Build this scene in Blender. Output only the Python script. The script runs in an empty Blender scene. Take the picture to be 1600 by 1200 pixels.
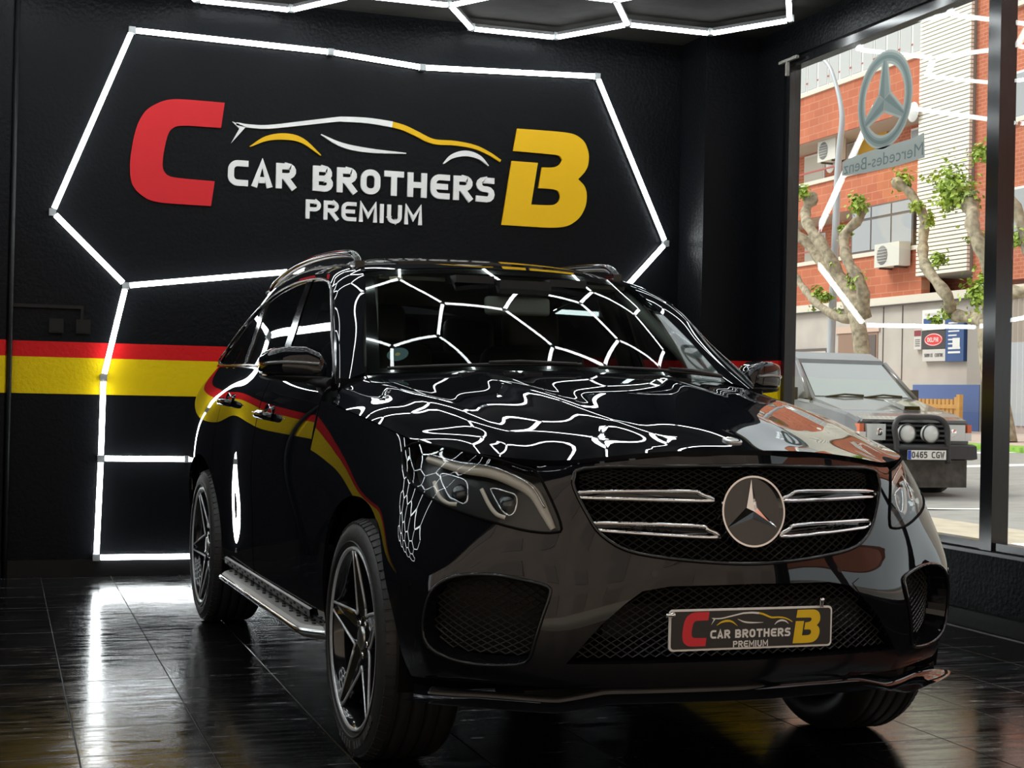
import bpy, bmesh, math, random
import numpy as np
from mathutils import Vector, Matrix, Euler
from mathutils.geometry import delaunay_2d_cdt

random.seed(7)
SC = bpy.context.scene
COL = SC.collection

# ------------------------------------------------------------------ camera
# world: X along the back wall, Y towards the back wall, Z up, origin under the front axle of the car
cam_d = bpy.data.cameras.new('camera')
cam_d.sensor_fit = 'HORIZONTAL'
cam_d.sensor_width = 36.0
cam_d.lens = 36.0 * 2350.0 / 1600.0
cam_d.clip_end = 500
cam = bpy.data.objects.new('camera', cam_d)
COL.objects.link(cam)
cr = Vector((0.94639991, -0.32226764, 0.02169765))
cd = Vector((0.0230215, 0.00029675, -0.99973493))
cf = Vector((0.32217577, 0.94664855, 0.00769992))
cm = Matrix((cr, -cd, -cf)).transposed().to_4x4()
cm.translation = Vector((-2.00998, -4.64220, 1.1419))
cam.matrix_world = cm
SC.camera = cam

# ------------------------------------------------------------------ light
world = bpy.data.worlds.new('sky')
SC.world = world
world.use_nodes = True
bg = world.node_tree.nodes['Background']
bg.inputs[0].default_value = (0.93, 0.97, 1.0, 1)
bg.inputs[1].default_value = 1.5
sun_d = bpy.data.lights.new('sun', 'SUN')
sun_d.energy = 3.2
sun_d.angle = math.radians(25)
sun_d.color = (1.0, 0.95, 0.87)
sun = bpy.data.objects.new('sun', sun_d)
COL.objects.link(sun)
sun.rotation_euler = Vector((0.72, -0.48, -0.95)).to_track_quat('-Z', 'Y').to_euler()
LED_STRENGTH = 17.0
SC.view_settings.view_transform = 'Standard'
SC.view_settings.look = 'None'
SC.view_settings.exposure = 0.0
SC.view_settings.gamma = 1.0
SC.view_settings.use_curve_mapping = False
SC.cycles.use_denoising = True
SC.cycles.max_bounces = 8
SC.cycles.transparent_max_bounces = 24
SC.cycles.caustics_reflective = False
SC.cycles.caustics_refractive = False
SC.cycles.sample_clamp_indirect = 6.0

# ------------------------------------------------------------------ materials
MATS = {}
def srgb(r, g=None, b=None):
    if g is None: g = b = r
    f = lambda c: (c / 12.92 if c <= 0.04045 else ((c + 0.055) / 1.055) ** 2.4)
    return (f(r / 255), f(g / 255), f(b / 255), 1)
def mat(name, col=(0.5, 0.5, 0.5, 1), rough=0.5, metal=0.0, coat=0.0, emit=0.0, spec=0.5, noise=None, bump=None, coat_rough=0.02):
    """principled material; noise=(scale, amount) mottles the colour, bump=(scale, strength)"""
    if name in MATS: return MATS[name]
    m = bpy.data.materials.new(name); m.use_nodes = True
    nt = m.node_tree; b = nt.nodes['Principled BSDF']
    if len(col) == 3: col = (*col, 1)
    b.inputs['Base Color'].default_value = col
    b.inputs['Roughness'].default_value = rough
    b.inputs['Metallic'].default_value = metal
    b.inputs['Coat Weight'].default_value = coat
    b.inputs['Coat Roughness'].default_value = coat_rough
    b.inputs['Specular IOR Level'].default_value = spec
    if emit:
        b.inputs['Emission Color'].default_value = col
        b.inputs['Emission Strength'].default_value = emit
    if noise or bump:
        tc = nt.nodes.new('ShaderNodeTexCoord')
    if noise:
        n = nt.nodes.new('ShaderNodeTexNoise'); n.inputs['Scale'].default_value = noise[0]; n.inputs['Detail'].default_value = 6
        nt.links.new(tc.outputs['Object'], n.inputs['Vector'])
        r = nt.nodes.new('ShaderNodeMapRange')
        r.inputs['From Min'].default_value = 0.3; r.inputs['From Max'].default_value = 0.7
        r.inputs['To Min'].default_value = 1 - noise[1]; r.inputs['To Max'].default_value = 1 + noise[1]
        nt.links.new(n.outputs['Fac'], r.inputs['Value'])
        mx = nt.nodes.new('ShaderNodeVectorMath'); mx.operation = 'SCALE'
        mx.inputs[0].default_value = col[:3]
        nt.links.new(r.outputs[0], mx.inputs['Scale'])
        nt.links.new(mx.outputs[0], b.inputs['Base Color'])
    if bump:
        n2 = nt.nodes.new('ShaderNodeTexNoise'); n2.inputs['Scale'].default_value = bump[0]; n2.inputs['Detail'].default_value = 3
        nt.links.new(tc.outputs['Object'], n2.inputs['Vector'])
        bp = nt.nodes.new('ShaderNodeBump'); bp.inputs['Strength'].default_value = bump[1]; bp.inputs['Distance'].default_value = 0.01
        nt.links.new(n2.outputs['Fac'], bp.inputs['Height'])
        nt.links.new(bp.outputs[0], b.inputs['Normal'])
    MATS[name] = m
    return m
def glass(name, tint, ior=1.5, rough=0.0, boost=1.0):
    """thin pane: tinted see-through plus mirror reflection by fresnel"""
    if name in MATS: return MATS[name]
    m = bpy.data.materials.new(name); m.use_nodes = True; nt = m.node_tree
    nt.nodes.remove(nt.nodes['Principled BSDF'])
    out = nt.nodes['Material Output']
    t = nt.nodes.new('ShaderNodeBsdfTransparent'); t.inputs[0].default_value = (*tint, 1)
    g = nt.nodes.new('ShaderNodeBsdfGlossy'); g.inputs['Roughness'].default_value = rough
    f = nt.nodes.new('ShaderNodeFresnel')
    ge = nt.nodes.new('ShaderNodeNewGeometry'); mr = nt.nodes.new('ShaderNodeMapRange')      # same reflectance from both faces
    mr.inputs['To Min'].default_value = ior; mr.inputs['To Max'].default_value = 1/ior
    nt.links.new(ge.outputs['Backfacing'], mr.inputs['Value']); nt.links.new(mr.outputs[0], f.inputs['IOR'])
    mu = nt.nodes.new('ShaderNodeMath'); mu.operation = 'MULTIPLY'; mu.inputs[1].default_value = boost; mu.use_clamp = True
    nt.links.new(f.outputs[0], mu.inputs[0])
    mx = nt.nodes.new('ShaderNodeMixShader')
    nt.links.new(mu.outputs[0], mx.inputs[0]); nt.links.new(t.outputs[0], mx.inputs[1]); nt.links.new(g.outputs[0], mx.inputs[2])
    nt.links.new(mx.outputs[0], out.inputs[0])
    MATS[name] = m
    return m

# ------------------------------------------------------------------ mesh helpers
class MB:
    """collects shapes, then links them as one mesh object"""
    def __init__(s): s.v = []; s.f = []; s.sm = []
    def add(s, V, F, smooth=False):
        o = len(s.v); s.v += [tuple(p) for p in V]; s.f += [tuple(i + o for i in f) for f in F]; s.sm += [smooth] * len(F); return s
    def box(s, x0, x1, y0, y1, z0, z1):
        V = [(x0,y0,z0),(x1,y0,z0),(x1,y1,z0),(x0,y1,z0),(x0,y0,z1),(x1,y0,z1),(x1,y1,z1),(x0,y1,z1)]
        return s.add(V, [(0,3,2,1),(4,5,6,7),(0,1,5,4),(1,2,6,5),(2,3,7,6),(3,0,4,7)])
    def obox(s, c, ax, ay, az):
        """oriented box: centre and three half-axis vectors"""
        c, ax, ay, az = map(Vector, (c, ax, ay, az))
        V = [c + ax*i + ay*j + az*k for k in (-1,1) for i, j in ((-1,-1),(1,-1),(1,1),(-1,1))]
        return s.add(V, [(0,3,2,1),(4,5,6,7),(0,1,5,4),(1,2,6,5),(2,3,7,6),(3,0,4,7)])
    def tube(s, pts, r, seg=8, closed=False, smooth=True, cap=True, flat=None):
        pts = [Vector(p) for p in pts]; n = len(pts); rr = r if isinstance(r, (list, tuple)) else [r]*n
        V = []; up0 = None
        for i, p in enumerate(pts):
            a = pts[i-1] if (i or closed) else p; b = pts[(i+1) % n] if (i < n-1 or closed) else p
            t = (b - a).normalized()
            if up0 is None:
                up0 = Vector((0,0,1)) if abs(t.z) < .9 else Vector((1,0,0))
            u = (up0 - t*up0.dot(t)).normalized(); w = t.cross(u); up0 = u
            for k in range(seg):
                q = 2*math.pi*k/seg
                V.append(p + (u*math.cos(q)*(flat or 1) + w*math.sin(q))*rr[i])
        F = []
        for i in range(n if closed else n-1):
            j = (i+1) % n
            for k in range(seg):
                F.append((i*seg+k, i*seg+(k+1)%seg, j*seg+(k+1)%seg, j*seg+k))
        F = [f[::-1] for f in F]
        s.add(V, F, smooth)
        if cap and not closed:
            o = len(s.v) - len(V)
            s.f.append(tuple(o+k for k in range(seg))); s.sm.append(False)
            s.f.append(tuple(o+(n-1)*seg+k for k in reversed(range(seg)))); s.sm.append(False)
        return s
    def lathe(s, prof, axis_o=(0,0,0), axis='x', seg=48, smooth=True, a0=0, a1=2*math.pi):
        """prof: list of (axial, radius)"""
        V = []; full = abs(a1 - a0 - 2*math.pi) < 1e-6; m = seg if full else seg+1
        for (h, r) in prof:
            for k in range(m):
                q = a0 + (a1-a0)*k/seg; c, sn = r*math.cos(q), r*math.sin(q)
                p = {'x':(h,c,sn),'y':(sn,h,c),'z':(c,sn,h)}[axis]
                V.append((p[0]+axis_o[0], p[1]+axis_o[1], p[2]+axis_o[2]))
        F = []
        for i in range(len(prof)-1):
            for k in range(seg):
                k2 = (k+1) % m
                F.append((i*m+k, (i+1)*m+k, (i+1)*m+k2, i*m+k2))
        return s.add(V, F, smooth)
    def prism(s, poly, h0, h1, fn):
        """polygon in 2D extruded from h0 to h1; fn(a, b, h) -> xyz"""
        n = len(poly)
        V = [fn(a, b, h0) for a, b in poly] + [fn(a, b, h1) for a, b in poly]
        F = [tuple(range(n))[::-1], tuple(range(n, 2*n))] + [(i, (i+1)%n, n+(i+1)%n, n+i) for i in range(n)]
        return s.add(V, F)
    def build(s, name, m, parent=None, normals=None, fix=False):
        me = bpy.data.meshes.new(name); me.from_pydata(s.v, [], s.f); me.update()
        if fix:
            b = bmesh.new(); b.from_mesh(me); bmesh.ops.recalc_face_normals(b, faces=b.faces); b.to_mesh(me); b.free()
        me.polygons.foreach_set('use_smooth', s.sm)
        return obj(name, me, m, parent)
def obj(name, me, m=None, parent=None):
    o = bpy.data.objects.new(name, me); COL.objects.link(o)
    if m is not None and me is not None and not me.materials: me.materials.append(m)
    if parent is not None: o.parent = parent
    return o
def tag(o, label=None, cat=None, group=None, kind=None):
    if label: o['label'] = label
    if cat: o['category'] = cat
    if group: o['group'] = group
    if kind: o['kind'] = kind
    return o
def thing(name, label, cat, loc=(0,0,0), rz=0, group=None):
    o = bpy.data.objects.new(name, None); COL.objects.link(o); o.location = loc; o.rotation_euler.z = rz
    o.empty_display_size = .2
    return tag(o, label, cat, group)
def copy_tree(o, parent=None):
    c = o.copy(); COL.objects.link(c); c.parent = parent
    for ch in list(o.children): copy_tree(ch, c)
    return c
def smooth_pts(P, n=8, closed=False):
    """catmull-rom through 2D or 3D points"""
    P = [np.array(p, float) for p in P]; out = []; N = len(P)
    for i in range(N if closed else N-1):
        p1, p2 = P[i], P[(i+1) % N]
        p0 = P[i-1] if (i > 0 or closed) else 2*p1-p2
        p3 = P[(i+2) % N] if (i+2 < N or closed) else 2*p2-p1
        for k in range(n):
            t = k/n
            out.append(.5*((2*p1)+(-p0+p2)*t+(2*p0-5*p1+4*p2-p3)*t*t+(-p0+3*p1-3*p2+p3)*t**3))
    if not closed: out.append(P[-1])
    return [tuple(p) for p in out]
# ------------------------------------------------------------------ spline surfaces of the car body (car frame: X left, Y rearwards, Z up)
def spl_w(ts, t):
    """natural cubic spline weights: (len(t), n)"""
    ts=np.asarray(ts,float); n=len(ts); t=np.clip(np.atleast_1d(np.asarray(t,float)),ts[0],ts[-1])
    h=np.diff(ts); A=np.zeros((n,n)); Bm=np.zeros((n,n)); A[0,0]=A[-1,-1]=1
    for i in range(1,n-1):
        A[i,i-1]=h[i-1];A[i,i]=2*(h[i-1]+h[i]);A[i,i+1]=h[i]
        Bm[i,i-1]=6/h[i-1];Bm[i,i]=-6/h[i-1]-6/h[i];Bm[i,i+1]=6/h[i]
    M=np.linalg.solve(A,Bm)
    k=np.clip(np.searchsorted(ts,t,side='right')-1,0,n-2)
    a=(ts[k+1]-t)/h[k]; b=1-a
    W=np.zeros((len(t),n)); I=np.arange(len(t))
    W[I,k]+=a; W[I,k+1]+=b
    W+=((a**3-a)*h[k]**2/6)[:,None]*M[k]+((b**3-b)*h[k]**2/6)[:,None]*M[k+1]
    return W
class Surf:
    def __init__(s,P,us=None,vs=None,extra=None):
        s.P=np.asarray(P,float); nv,nu=s.P.shape[:2]
        # parameters run in metres along the net
        du=np.linalg.norm(np.diff(s.P,axis=1),axis=2).mean(0); dv=np.linalg.norm(np.diff(s.P,axis=0),axis=2).mean(1)
        s.us=np.concatenate([[0],np.cumsum(du)]) if us is None else np.asarray(us,float)
        s.vs=np.concatenate([[0],np.cumsum(dv)]) if vs is None else np.asarray(vs,float); s.extra=extra
    def __call__(s,uv):
        uv=np.atleast_2d(np.asarray(uv,float))
        wu=spl_w(s.us,uv[:,0]); wv=spl_w(s.vs,uv[:,1])
        p=np.einsum('iv,vuc,iu->ic',wv,s.P,wu)
        if s.extra is not None: p=p+s.extra(uv,p)
        return p
    def normal(s,uv):
        uv=np.atleast_2d(np.asarray(uv,float)); e=1e-3
        lo=np.array([s.us[0],s.vs[0]]);hi=np.array([s.us[-1],s.vs[-1]])
        def d(k):
            o=np.zeros(2);o[k]=e
            return s(np.clip(uv+o,lo,hi))-s(np.clip(uv-o,lo,hi))
        n=np.cross(d(0),d(1)); return n/np.maximum(np.linalg.norm(n,axis=1,keepdims=True),1e-12)
    def grid(s,n=240):
        if not hasattr(s,'_g'):
            gu=np.linspace(s.us[0],s.us[-1],n);gv=np.linspace(s.vs[0],s.vs[-1],n//3)
            s._g=np.stack(np.meshgrid(gu,gv),-1).reshape(-1,2); s._q=s(s._g)
        return s._g,s._q
    def inv(s,xyz,it=8,ax=(0,1,2)):
        """parameters of the surface points nearest to xyz (on the given axes)"""
        t=np.atleast_2d(np.asarray(xyz,float)); ax=list(ax); G,Q=s.grid()
        uv=np.array([G[np.argmin(((Q[:,ax]-p)**2).sum(1))] for p in t])
        return s._newton(uv,lambda q:s(q)[:,ax]-t,it)
    def _newton(s,uv,fn,it):
        lo=np.array([s.us[0],s.vs[0]]);hi=np.array([s.us[-1],s.vs[-1]]); e=1e-5
        for _ in range(it):
            r=fn(uv)
            J=np.stack([(fn(uv+np.array([e,0]))-r)/e,(fn(uv+np.array([0,e]))-r)/e],-1)
            JT=np.swapaxes(J,1,2)
            H=JT@J+1e-9*np.eye(2)
            duv=np.linalg.solve(H,(JT@r[...,None]))[...,0]
            uv=np.clip(uv-np.clip(duv,-.05,.05),lo,hi)
        return uv
# ---------- front wrap (bumper + fender), half side X>=0 ; rows bottom->top
ZR=[.25,.32,.42,.52,.62,.70,.80,.90]
def st(xs,ys,top): return [(x,y,z) for x,y,z in zip(xs,ys,ZR)]+[top]
F=[
 st([0]*8,   [-.74,-.795,-.815,-.826,-.832,-.822,-.806,-.792],(0,-.772,.985)),
 st([.25]*8, [-.72,-.775,-.797,-.807,-.810,-.798,-.782,-.768],(.25,-.752,.978)),
 st([.45]*8, [-.68,-.742,-.768,-.775,-.768,-.750,-.732,-.718],(.45,-.704,.955)),
 st([.58]*8, [-.62,-.690,-.722,-.725,-.713,-.696,-.668,-.640],(.58,-.618,.945)),
 st([.715,.715,.715,.715,.715,.715,.712,.704],[-.53,-.600,-.638,-.645,-.634,-.617,-.586,-.553],(.695,-.530,.962)),
 st([.825,.842,.852,.858,.858,.850,.832,.808],[-.43,-.505,-.545,-.553,-.545,-.520,-.482,-.442],(.768,-.396,.984)),
 st([.875,.905,.925,.937,.940,.928,.902,.868],[-.34,-.40,-.432,-.438,-.434,-.412,-.372,-.325],(.825,-.255,.996)),
 st([.885,.92,.945,.958,.963,.954,.934,.902],[-.20,-.20,-.20,-.20,-.20,-.20,-.19,-.16],(.856,-.115,1.018)),
 st([.895,.925,.945,.960,.967,.964,.952,.930],[.05]*7+[.06],(.888,.07,1.050)),
 st([.900,.922,.940,.951,.957,.959,.957,.949],[.35]*8,(.908,.35,1.083)),
 st([.905,.924,.939,.947,.953,.9565,.9568,.9527],[.64]*8,(.914,.64,1.110)),
]
def mirror_net(N):
    L=N[:,1:][:,::-1].copy(); L[...,0]*=-1
    return np.concatenate([L,N],1)
FRONT=Surf(mirror_net(np.swapaxes(np.array(F),0,1)))
# ---------- hood: rows front->rear, columns centre->side
fr=np.array([0,.16,.32,.46,.60,.73,.85,.94,1.0])
drop=.70*fr**2+.30*fr**12
#   Yc    Zc    Xs    Ys    Zs   
HR=[(-.772,.985,None,None,None),
    (-.69,1.020,.838,-.20,1.005),
    (-.55,1.055,.853,-.12,1.018),
    (-.30,1.105,.875,.00,1.040),
    (-.02,1.155,.893,.13,1.060),
    (.24,1.198,.904,.30,1.079),
    (.46,1.232,.912,.48,1.105)]
def hoodnet():
    rows=[]
    # front edge row = top row of FRONT sampled at matching fractions
    edge=[(0,-.775,.999),(.15,-.770,.998),(.31,-.745,.988),(.44,-.709,.972),(.565,-.632,.958),(.66,-.562,.962),(.73,-.478,.975),(.785,-.362,.988),(.823,-.26,.997)]
    rows.append(edge)
    for (yc,zc,xs,ys,zs) in HR[1:]:
        g=fr**2*.9+.1*fr
        rows.append([(f*xs,yc+(ys-yc)*gg,zc-(zc-zs)*d) for f,gg,d in zip(fr,g,drop)])
    # rear edge: windscreen base at centre -> A pillar foot -> side
    R=rows[-1]
    rear=[(0,.46,1.234),(.16,.475,1.233),(.31,.505,1.229),(.45,.55,1.224),(.60,.61,1.215),(.72,.67,1.206),(.80,.655,1.185),(.862,.56,1.15),(.912,.47,1.106)]
    rows[-1]=rear
    return np.array(rows)
def ridges(uv,p):
    x=np.abs(p[:,0]);y=p[:,1]; t=np.clip((y+.72)/1.2,0,1)
    fade=np.clip((y+.70)/.25,0,1)*np.clip((.62-y)/.15,0,1)
    r1=.60+.115*t; r2=.24+.13*t
    b=.007*np.exp(-((x-r1)/.06)**2)+.007*np.exp(-((x-r2)/.07)**2)
    o=np.zeros_like(p); o[:,2]=b*fade; return o
HOOD=Surf(mirror_net(hoodnet()),extra=ridges)
# ---------- body side (doors + rear quarter + tail), rows bottom->belt
ZS=[.25,.36,.48,.62,.72,.82,.92,1.00,1.06,1.12]
XS=np.array([.905,.932,.944,.953,.957,.957,.951,.941,.929,.912])
def side(y,w=0,xt=.87,zt=1.2,scoop=0):
    X=XS+w*np.array([.2,.4,.8,1,1,1,.9,.7,.4,.2])-scoop*np.array([0,0,.5,1,.6,.2,0,0,0,0])
    return [(x,y,z) for x,z in zip(X,ZS)]+[(xt,y,zt)]
def tail(xs,y,zt): return [(x,y+dy,z) for x,dy,z in zip(xs,[-.06,.0,.03,.05,.05,.03,.01,0,-.02,-.05],ZS)]+[(xs[-1]-.03,y-.13,zt)]
SD=[side(.62,-.002,.872,1.165),side(.95,-.001,.870,1.182,.002),side(1.3,-.000,.868,1.20,.004),side(1.68,-.000,.866,1.217,.004),side(2.05,-.0085,.862,1.232,.003),side(2.36,-.0122,.857,1.242,.002),side(2.66,.006,.852,1.248),
    side(2.915,.018,.845,1.252),side(3.3,.010,.825,1.258),
    [(x,3.56,z) for x,z in zip([.85,.885,.90,.912,.918,.92,.918,.912,.902,.885],ZS)]+[(.79,3.52,1.26)],
    tail([.72,.76,.785,.80,.81,.81,.80,.79,.78,.76],3.80,1.26),
    tail([.40,.42,.43,.44,.45,.45,.45,.45,.44,.43],3.88,1.26),
    tail([0]*11 if False else [0,0,0,0,0,0,0,0,0,.03],3.90,1.26)]
SD[-1]=[(0,y,z) for (_,y,z) in SD[-1]]
SIDE=Surf(np.swapaxes(np.array(SD),0,1))

# ---------- windscreen (rows bottom->top), roof (rows front->rear), both full width
def bow(a,b,h):
    """three rows between two edges, bulged outwards"""
    a=np.array(a);b=np.array(b); m=(a+b)/2+np.array([0,-.5,.85])*h
    return np.array([a,(a*.75+b*.25)+np.array([0,-.5,.85])*h*.75,m,(a*.25+b*.75)+np.array([0,-.5,.85])*h*.75,b])
WS=Surf(mirror_net(bow([(0,.485,1.238),(.2,.50,1.236),(.4,.54,1.230),(.58,.61,1.221),(.737,.70,1.212)],
                       [(0,1.205,1.658),(.17,1.21,1.657),(.33,1.228,1.651),(.47,1.262,1.642),(.590,1.312,1.627)],.02)))
RY=[(1.205,1.660,.590,1.312,1.629),(1.45,1.703,.602,1.50,1.668),(1.75,1.735,.610,1.77,1.690),(2.1,1.750,.612,2.1,1.700),(2.6,1.745,.608,2.6,1.690),(3.1,1.713,.600,3.1,1.650),(3.5,1.655,.585,3.45,1.592)]
def roofnet():
    rows=[]
    for yc,zc,xe,ye,ze in RY:
        f=np.array([0,.3,.58,.82,1.]);g=f**2;d=np.array([0,.07,.27,.60,1.])
        rows.append([(a*xe,yc+(ye-yc)*b,zc-(zc-ze)*c) for a,b,c in zip(f,g,d)])
    return np.array(rows)
ROOF=Surf(mirror_net(roofnet()))
# ---------- side glass (half), rows bottom->top
def gx(y,z):
    return np.interp(z,[1.15,1.25,1.36,1.5,1.6,1.66],[.868,.838,.800,.757,.722,.70])-.035*np.clip((y-2.2)/1.3,0,1)**2
GL=Surf(np.array([[(gx(y,z),y,z) for y in (.6,1.0,1.4,1.8,2.2,2.6,3.0,3.4,3.7)] for z in (1.15,1.25,1.36,1.5,1.6,1.66)]))
# ---------- cant rail + A/D pillar strip (half): inner edge (roof) -> outer edge (window line)
RI=[(.740,.695,1.212),(.668,1.00,1.428),(.594,1.315,1.628),(.606,1.52,1.672),(.612,1.80,1.692),(.613,2.1,1.701),(.609,2.6,1.690),(.601,3.1,1.650),(.590,3.45,1.590)]
RO=[(.866,.60,1.150),(.792,.95,1.370),(.742,1.20,1.545),(.720,1.42,1.603),(.712,1.75,1.622),(.712,2.1,1.618),(.722,2.5,1.575),(.745,2.95,1.475),(.775,3.45,1.30)]
def railnet():
    a=np.array(RI);b=np.array(RO); rows=[]
    for t,h in ((0,0),(.3,.008),(.6,.010),(.85,.006),(1,0)):
        rows.append(a*(1-t)+b*t+np.array([.7,0,.7])*h)
    return np.array(rows)[::-1]      # rows outer -> inner so that normals face out
RAIL=Surf(railnet())
# ------------------------------------------------------------------ lettering made of strokes, and the dealer's logo
def arc(cx, cy, rx, ry, a0, a1, n=8):
    return [(cx+rx*math.cos(math.radians(a0+(a1-a0)*i/n)), cy+ry*math.sin(math.radians(a0+(a1-a0)*i/n))) for i in range(n+1)]
def glyph(ch, w=.78, t=.2):
    """centre lines of a letter in a box w wide, 1 high, stroke width t"""
    a = t/2; x0, x1, y0, y1, ym = a, w-a, a, 1-a, .5; r = .26
    tl = arc(x0+r, y1-r, r, r, 180, 90, 6); tr = arc(x1-r, y1-r, r, r, 90, 0, 6); br = arc(x1-r, y0+r, r, r, 0, -90, 6); bl = arc(x0+r, y0+r, r, r, 270, 180, 6)
    G = {
     'C': [[(w, y1)] + tl[::-1] + bl[::-1] + [(w, y0)]],
     'A': [[(x0-.03, 0), (w/2-.0, 1-a*.3), (x1+.03, 0)], [(x0+.16, .28), (x1-.16, .28)]],
     'R': [[(x0, 0), (x0, 1)], [(x0, y1), (x1-.22, y1)] + arc(x1-.22, .70, .22, .2, 90, -90, 7) + [(x0, .5)], [(w*.42, .5), (w-.05, 0)]],
     'B': [[(x0, 0), (x0, 1)], [(x0, y1), (x1-.24, y1)] + arc(x1-.24, .70, .2, .2, 90, -90, 7) + [(x0, .5)], [(x0, .5), (x1-.22, .5)] + arc(x1-.22, .3, .22, .2, 90, -90, 7) + [(x0, y0)]],
     'O': [tl[::-1][::-1] + tr + br + bl[::1] + [tl[0]]],
     'T': [[(0, y1), (w, y1)], [(w/2, 0), (w/2, y1)]],
     'H': [[(x0, 0), (x0, 1)], [(x1, 0), (x1, 1)], [(x0, ym), (x1, ym)]],
     'E': [[(w, y1)] + tl[::-1] + bl[::-1] + [(w, y0)], [(x0, ym), (w-.08, ym)]],
     'S': [[(w-.03, y1), (x0+.22, y1)] + arc(x0+.22, .71, .21, .19, 90, 270, 6) + arc(x1-.22, .31, .21, .21, 90, -90, 6) + [(0, y0)]],
     'P': [[(x0, 0), (x0, 1)], [(x0, y1), (x1-.22, y1)] + arc(x1-.22, .70, .22, .2, 90, -90, 7) + [(x0, .5)]],
     'M': [[(x0, 0), (x0, 1-a*.4), (w/2, .32), (x1, 1-a*.4), (x1, 0)]],
     'I': [[(a, 0), (a, 1)]],
     'U': [[(x0, 1), (x0, y0+r)] + bl[::-1] + [(x1-r, y0)] + br[::-1] + [(x1, 1)]],
     '0': [tl + tr + br + bl + [tl[0]]],
     '4': [[(x1-.12, 0), (x1-.12, 1), (x0, .3), (w, .3)]],
     '6': [[(w-.05, y1)] + tl[::-1] + bl[::-1] + br[::-1] + arc(x1-.22, .38, .22, .2, 0, 90, 5) + [(x0, .58)]],
     '5': [[(w-.04, y1), (x0, y1), (x0, .58), (x1-.22, .58)] + arc(x1-.22, .34, .22, .24, 90, -90, 7) + [(0, y0)]],
     'G': [[(w, y1)] + tl[::-1] + bl[::-1] + [(x1, y0), (x1, .45), (w*.55, .45)]],
     'W': [[(0, 1), (w*.27, a*.4), (w*.5, .75), (w*.73, a*.4), (w, 1)]],
     'L': [[(x0, 1), (x0, y0), (w, y0)]],
     'D': [[(x0, y0), (x0, y1), (x1-.3, y1)] + arc(x1-.3, .5, .3, .5-a, 90, -90, 8) + [(x0, y0)]],
     'V': [[(0, 1), (w/2, a*.3), (w, 1)]],
     'N': [[(x0, 0), (x0, 1), (x1, 0), (x1, 1)]],
    }
    return G.get(ch, [])
def stroke_poly(L, t):
    """ribbon of width t around a centre line -> left points, right points"""
    L = [np.array(p, float) for p in L]; n = len(L); A = []; B = []
    for i in range(n):
        d0 = L[i]-L[i-1] if i else L[1]-L[0]; d1 = L[i+1]-L[i] if i < n-1 else L[-1]-L[-2]
        d0 /= np.linalg.norm(d0)+1e-9; d1 /= np.linalg.norm(d1)+1e-9
        n0 = np.array([-d0[1], d0[0]]); n1 = np.array([-d1[1], d1[0]]); m = n0+n1; q = m@m
        m = m*2/max(q, .7)*.5 if q > 1e-6 else n0
        k = min(1.6, 1/max(.45, (m@n0)/(np.linalg.norm(m)+1e-9))); m = m/(np.linalg.norm(m)+1e-9)*k
        w = t[i] if isinstance(t, (list, tuple)) else t
        A.append(L[i]+m*w/2); B.append(L[i]-m*w/2)
    return A, B
def stroke_solid(mb, L, t, h0, h1, fn):
    A, B = stroke_poly(L, t); n = len(A); V = []
    for p in A: V += [fn(p[0], p[1], h0), fn(p[0], p[1], h1)]
    for p in B: V += [fn(p[0], p[1], h0), fn(p[0], p[1], h1)]
    F = []; a = lambda i: 2*i; b = lambda i: 2*n+2*i
    for i in range(n-1):
        F += [(a(i)+1, b(i)+1, b(i+1)+1, a(i+1)+1), (a(i), a(i+1), b(i+1), b(i)), (a(i), a(i)+1, a(i+1)+1, a(i+1)), (b(i), b(i+1), b(i+1)+1, b(i)+1)]
    F += [(a(0), b(0), b(0)+1, a(0)+1), (a(n-1), a(n-1)+1, b(n-1)+1, b(n-1))]
    mb.add(V, F)
LOGO_C = [(-.734,2.915),(-1.019,2.916),(-1.105,2.899),(-1.204,2.839),(-1.252,2.755),(-1.278,2.65),(-1.296,2.503),(-1.286,2.387),(-1.249,2.331),(-1.177,2.284),(-1.091,2.272),(-.803,2.272),(-.784,2.425),(-1.037,2.43),(-1.08,2.447),(-1.103,2.487),(-1.098,2.576),(-1.078,2.68),(-1.058,2.726),(-1.008,2.756),(-.753,2.758)]
LOGO_B = [(1.183,2.904),(1.488,2.907),(1.591,2.899),(1.661,2.856),(1.694,2.778),(1.691,2.697),(1.666,2.647),(1.619,2.599),(1.668,2.558),(1.686,2.503),(1.68,2.422),(1.638,2.339),(1.554,2.278),(1.434,2.262),(1.089,2.264),(1.149,2.688),(1.331,2.688),(1.29,2.409),(1.44,2.411),(1.482,2.434),(1.498,2.475),(1.48,2.514),(1.437,2.522),(1.34,2.521),(1.361,2.66),(1.442,2.664),(1.484,2.683),(1.504,2.719),(1.483,2.75),(1.423,2.752),(1.158,2.755)]
SW_ROOF = [(-.66,2.791),(-.575,2.783),(-.455,2.788),(-.244,2.827),(-.03,2.868),(.021,2.873),(.178,2.877),(.336,2.865)]
SW_TAIL = [(-.684,2.803),(-.600,2.776),(-.688,2.669),(-.640,2.762)]
SW_NOSE = [(.336,2.865),(.416,2.848),(.496,2.818),(.61,2.776),(.756,2.776),(.887,2.762),(.987,2.727),(1.071,2.682)]
SW_ARCHY = [(-.572,2.656),(-.469,2.714),(-.349,2.735),(-.242,2.716),(-.125,2.634)]
SW_DOOR = [(-.126,2.765),(.01,2.709),(.182,2.687),(.43,2.686)]
SW_ARCHW = [(.681,2.637),(.742,2.69),(.831,2.715),(.922,2.697),(.989,2.645)]
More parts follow.
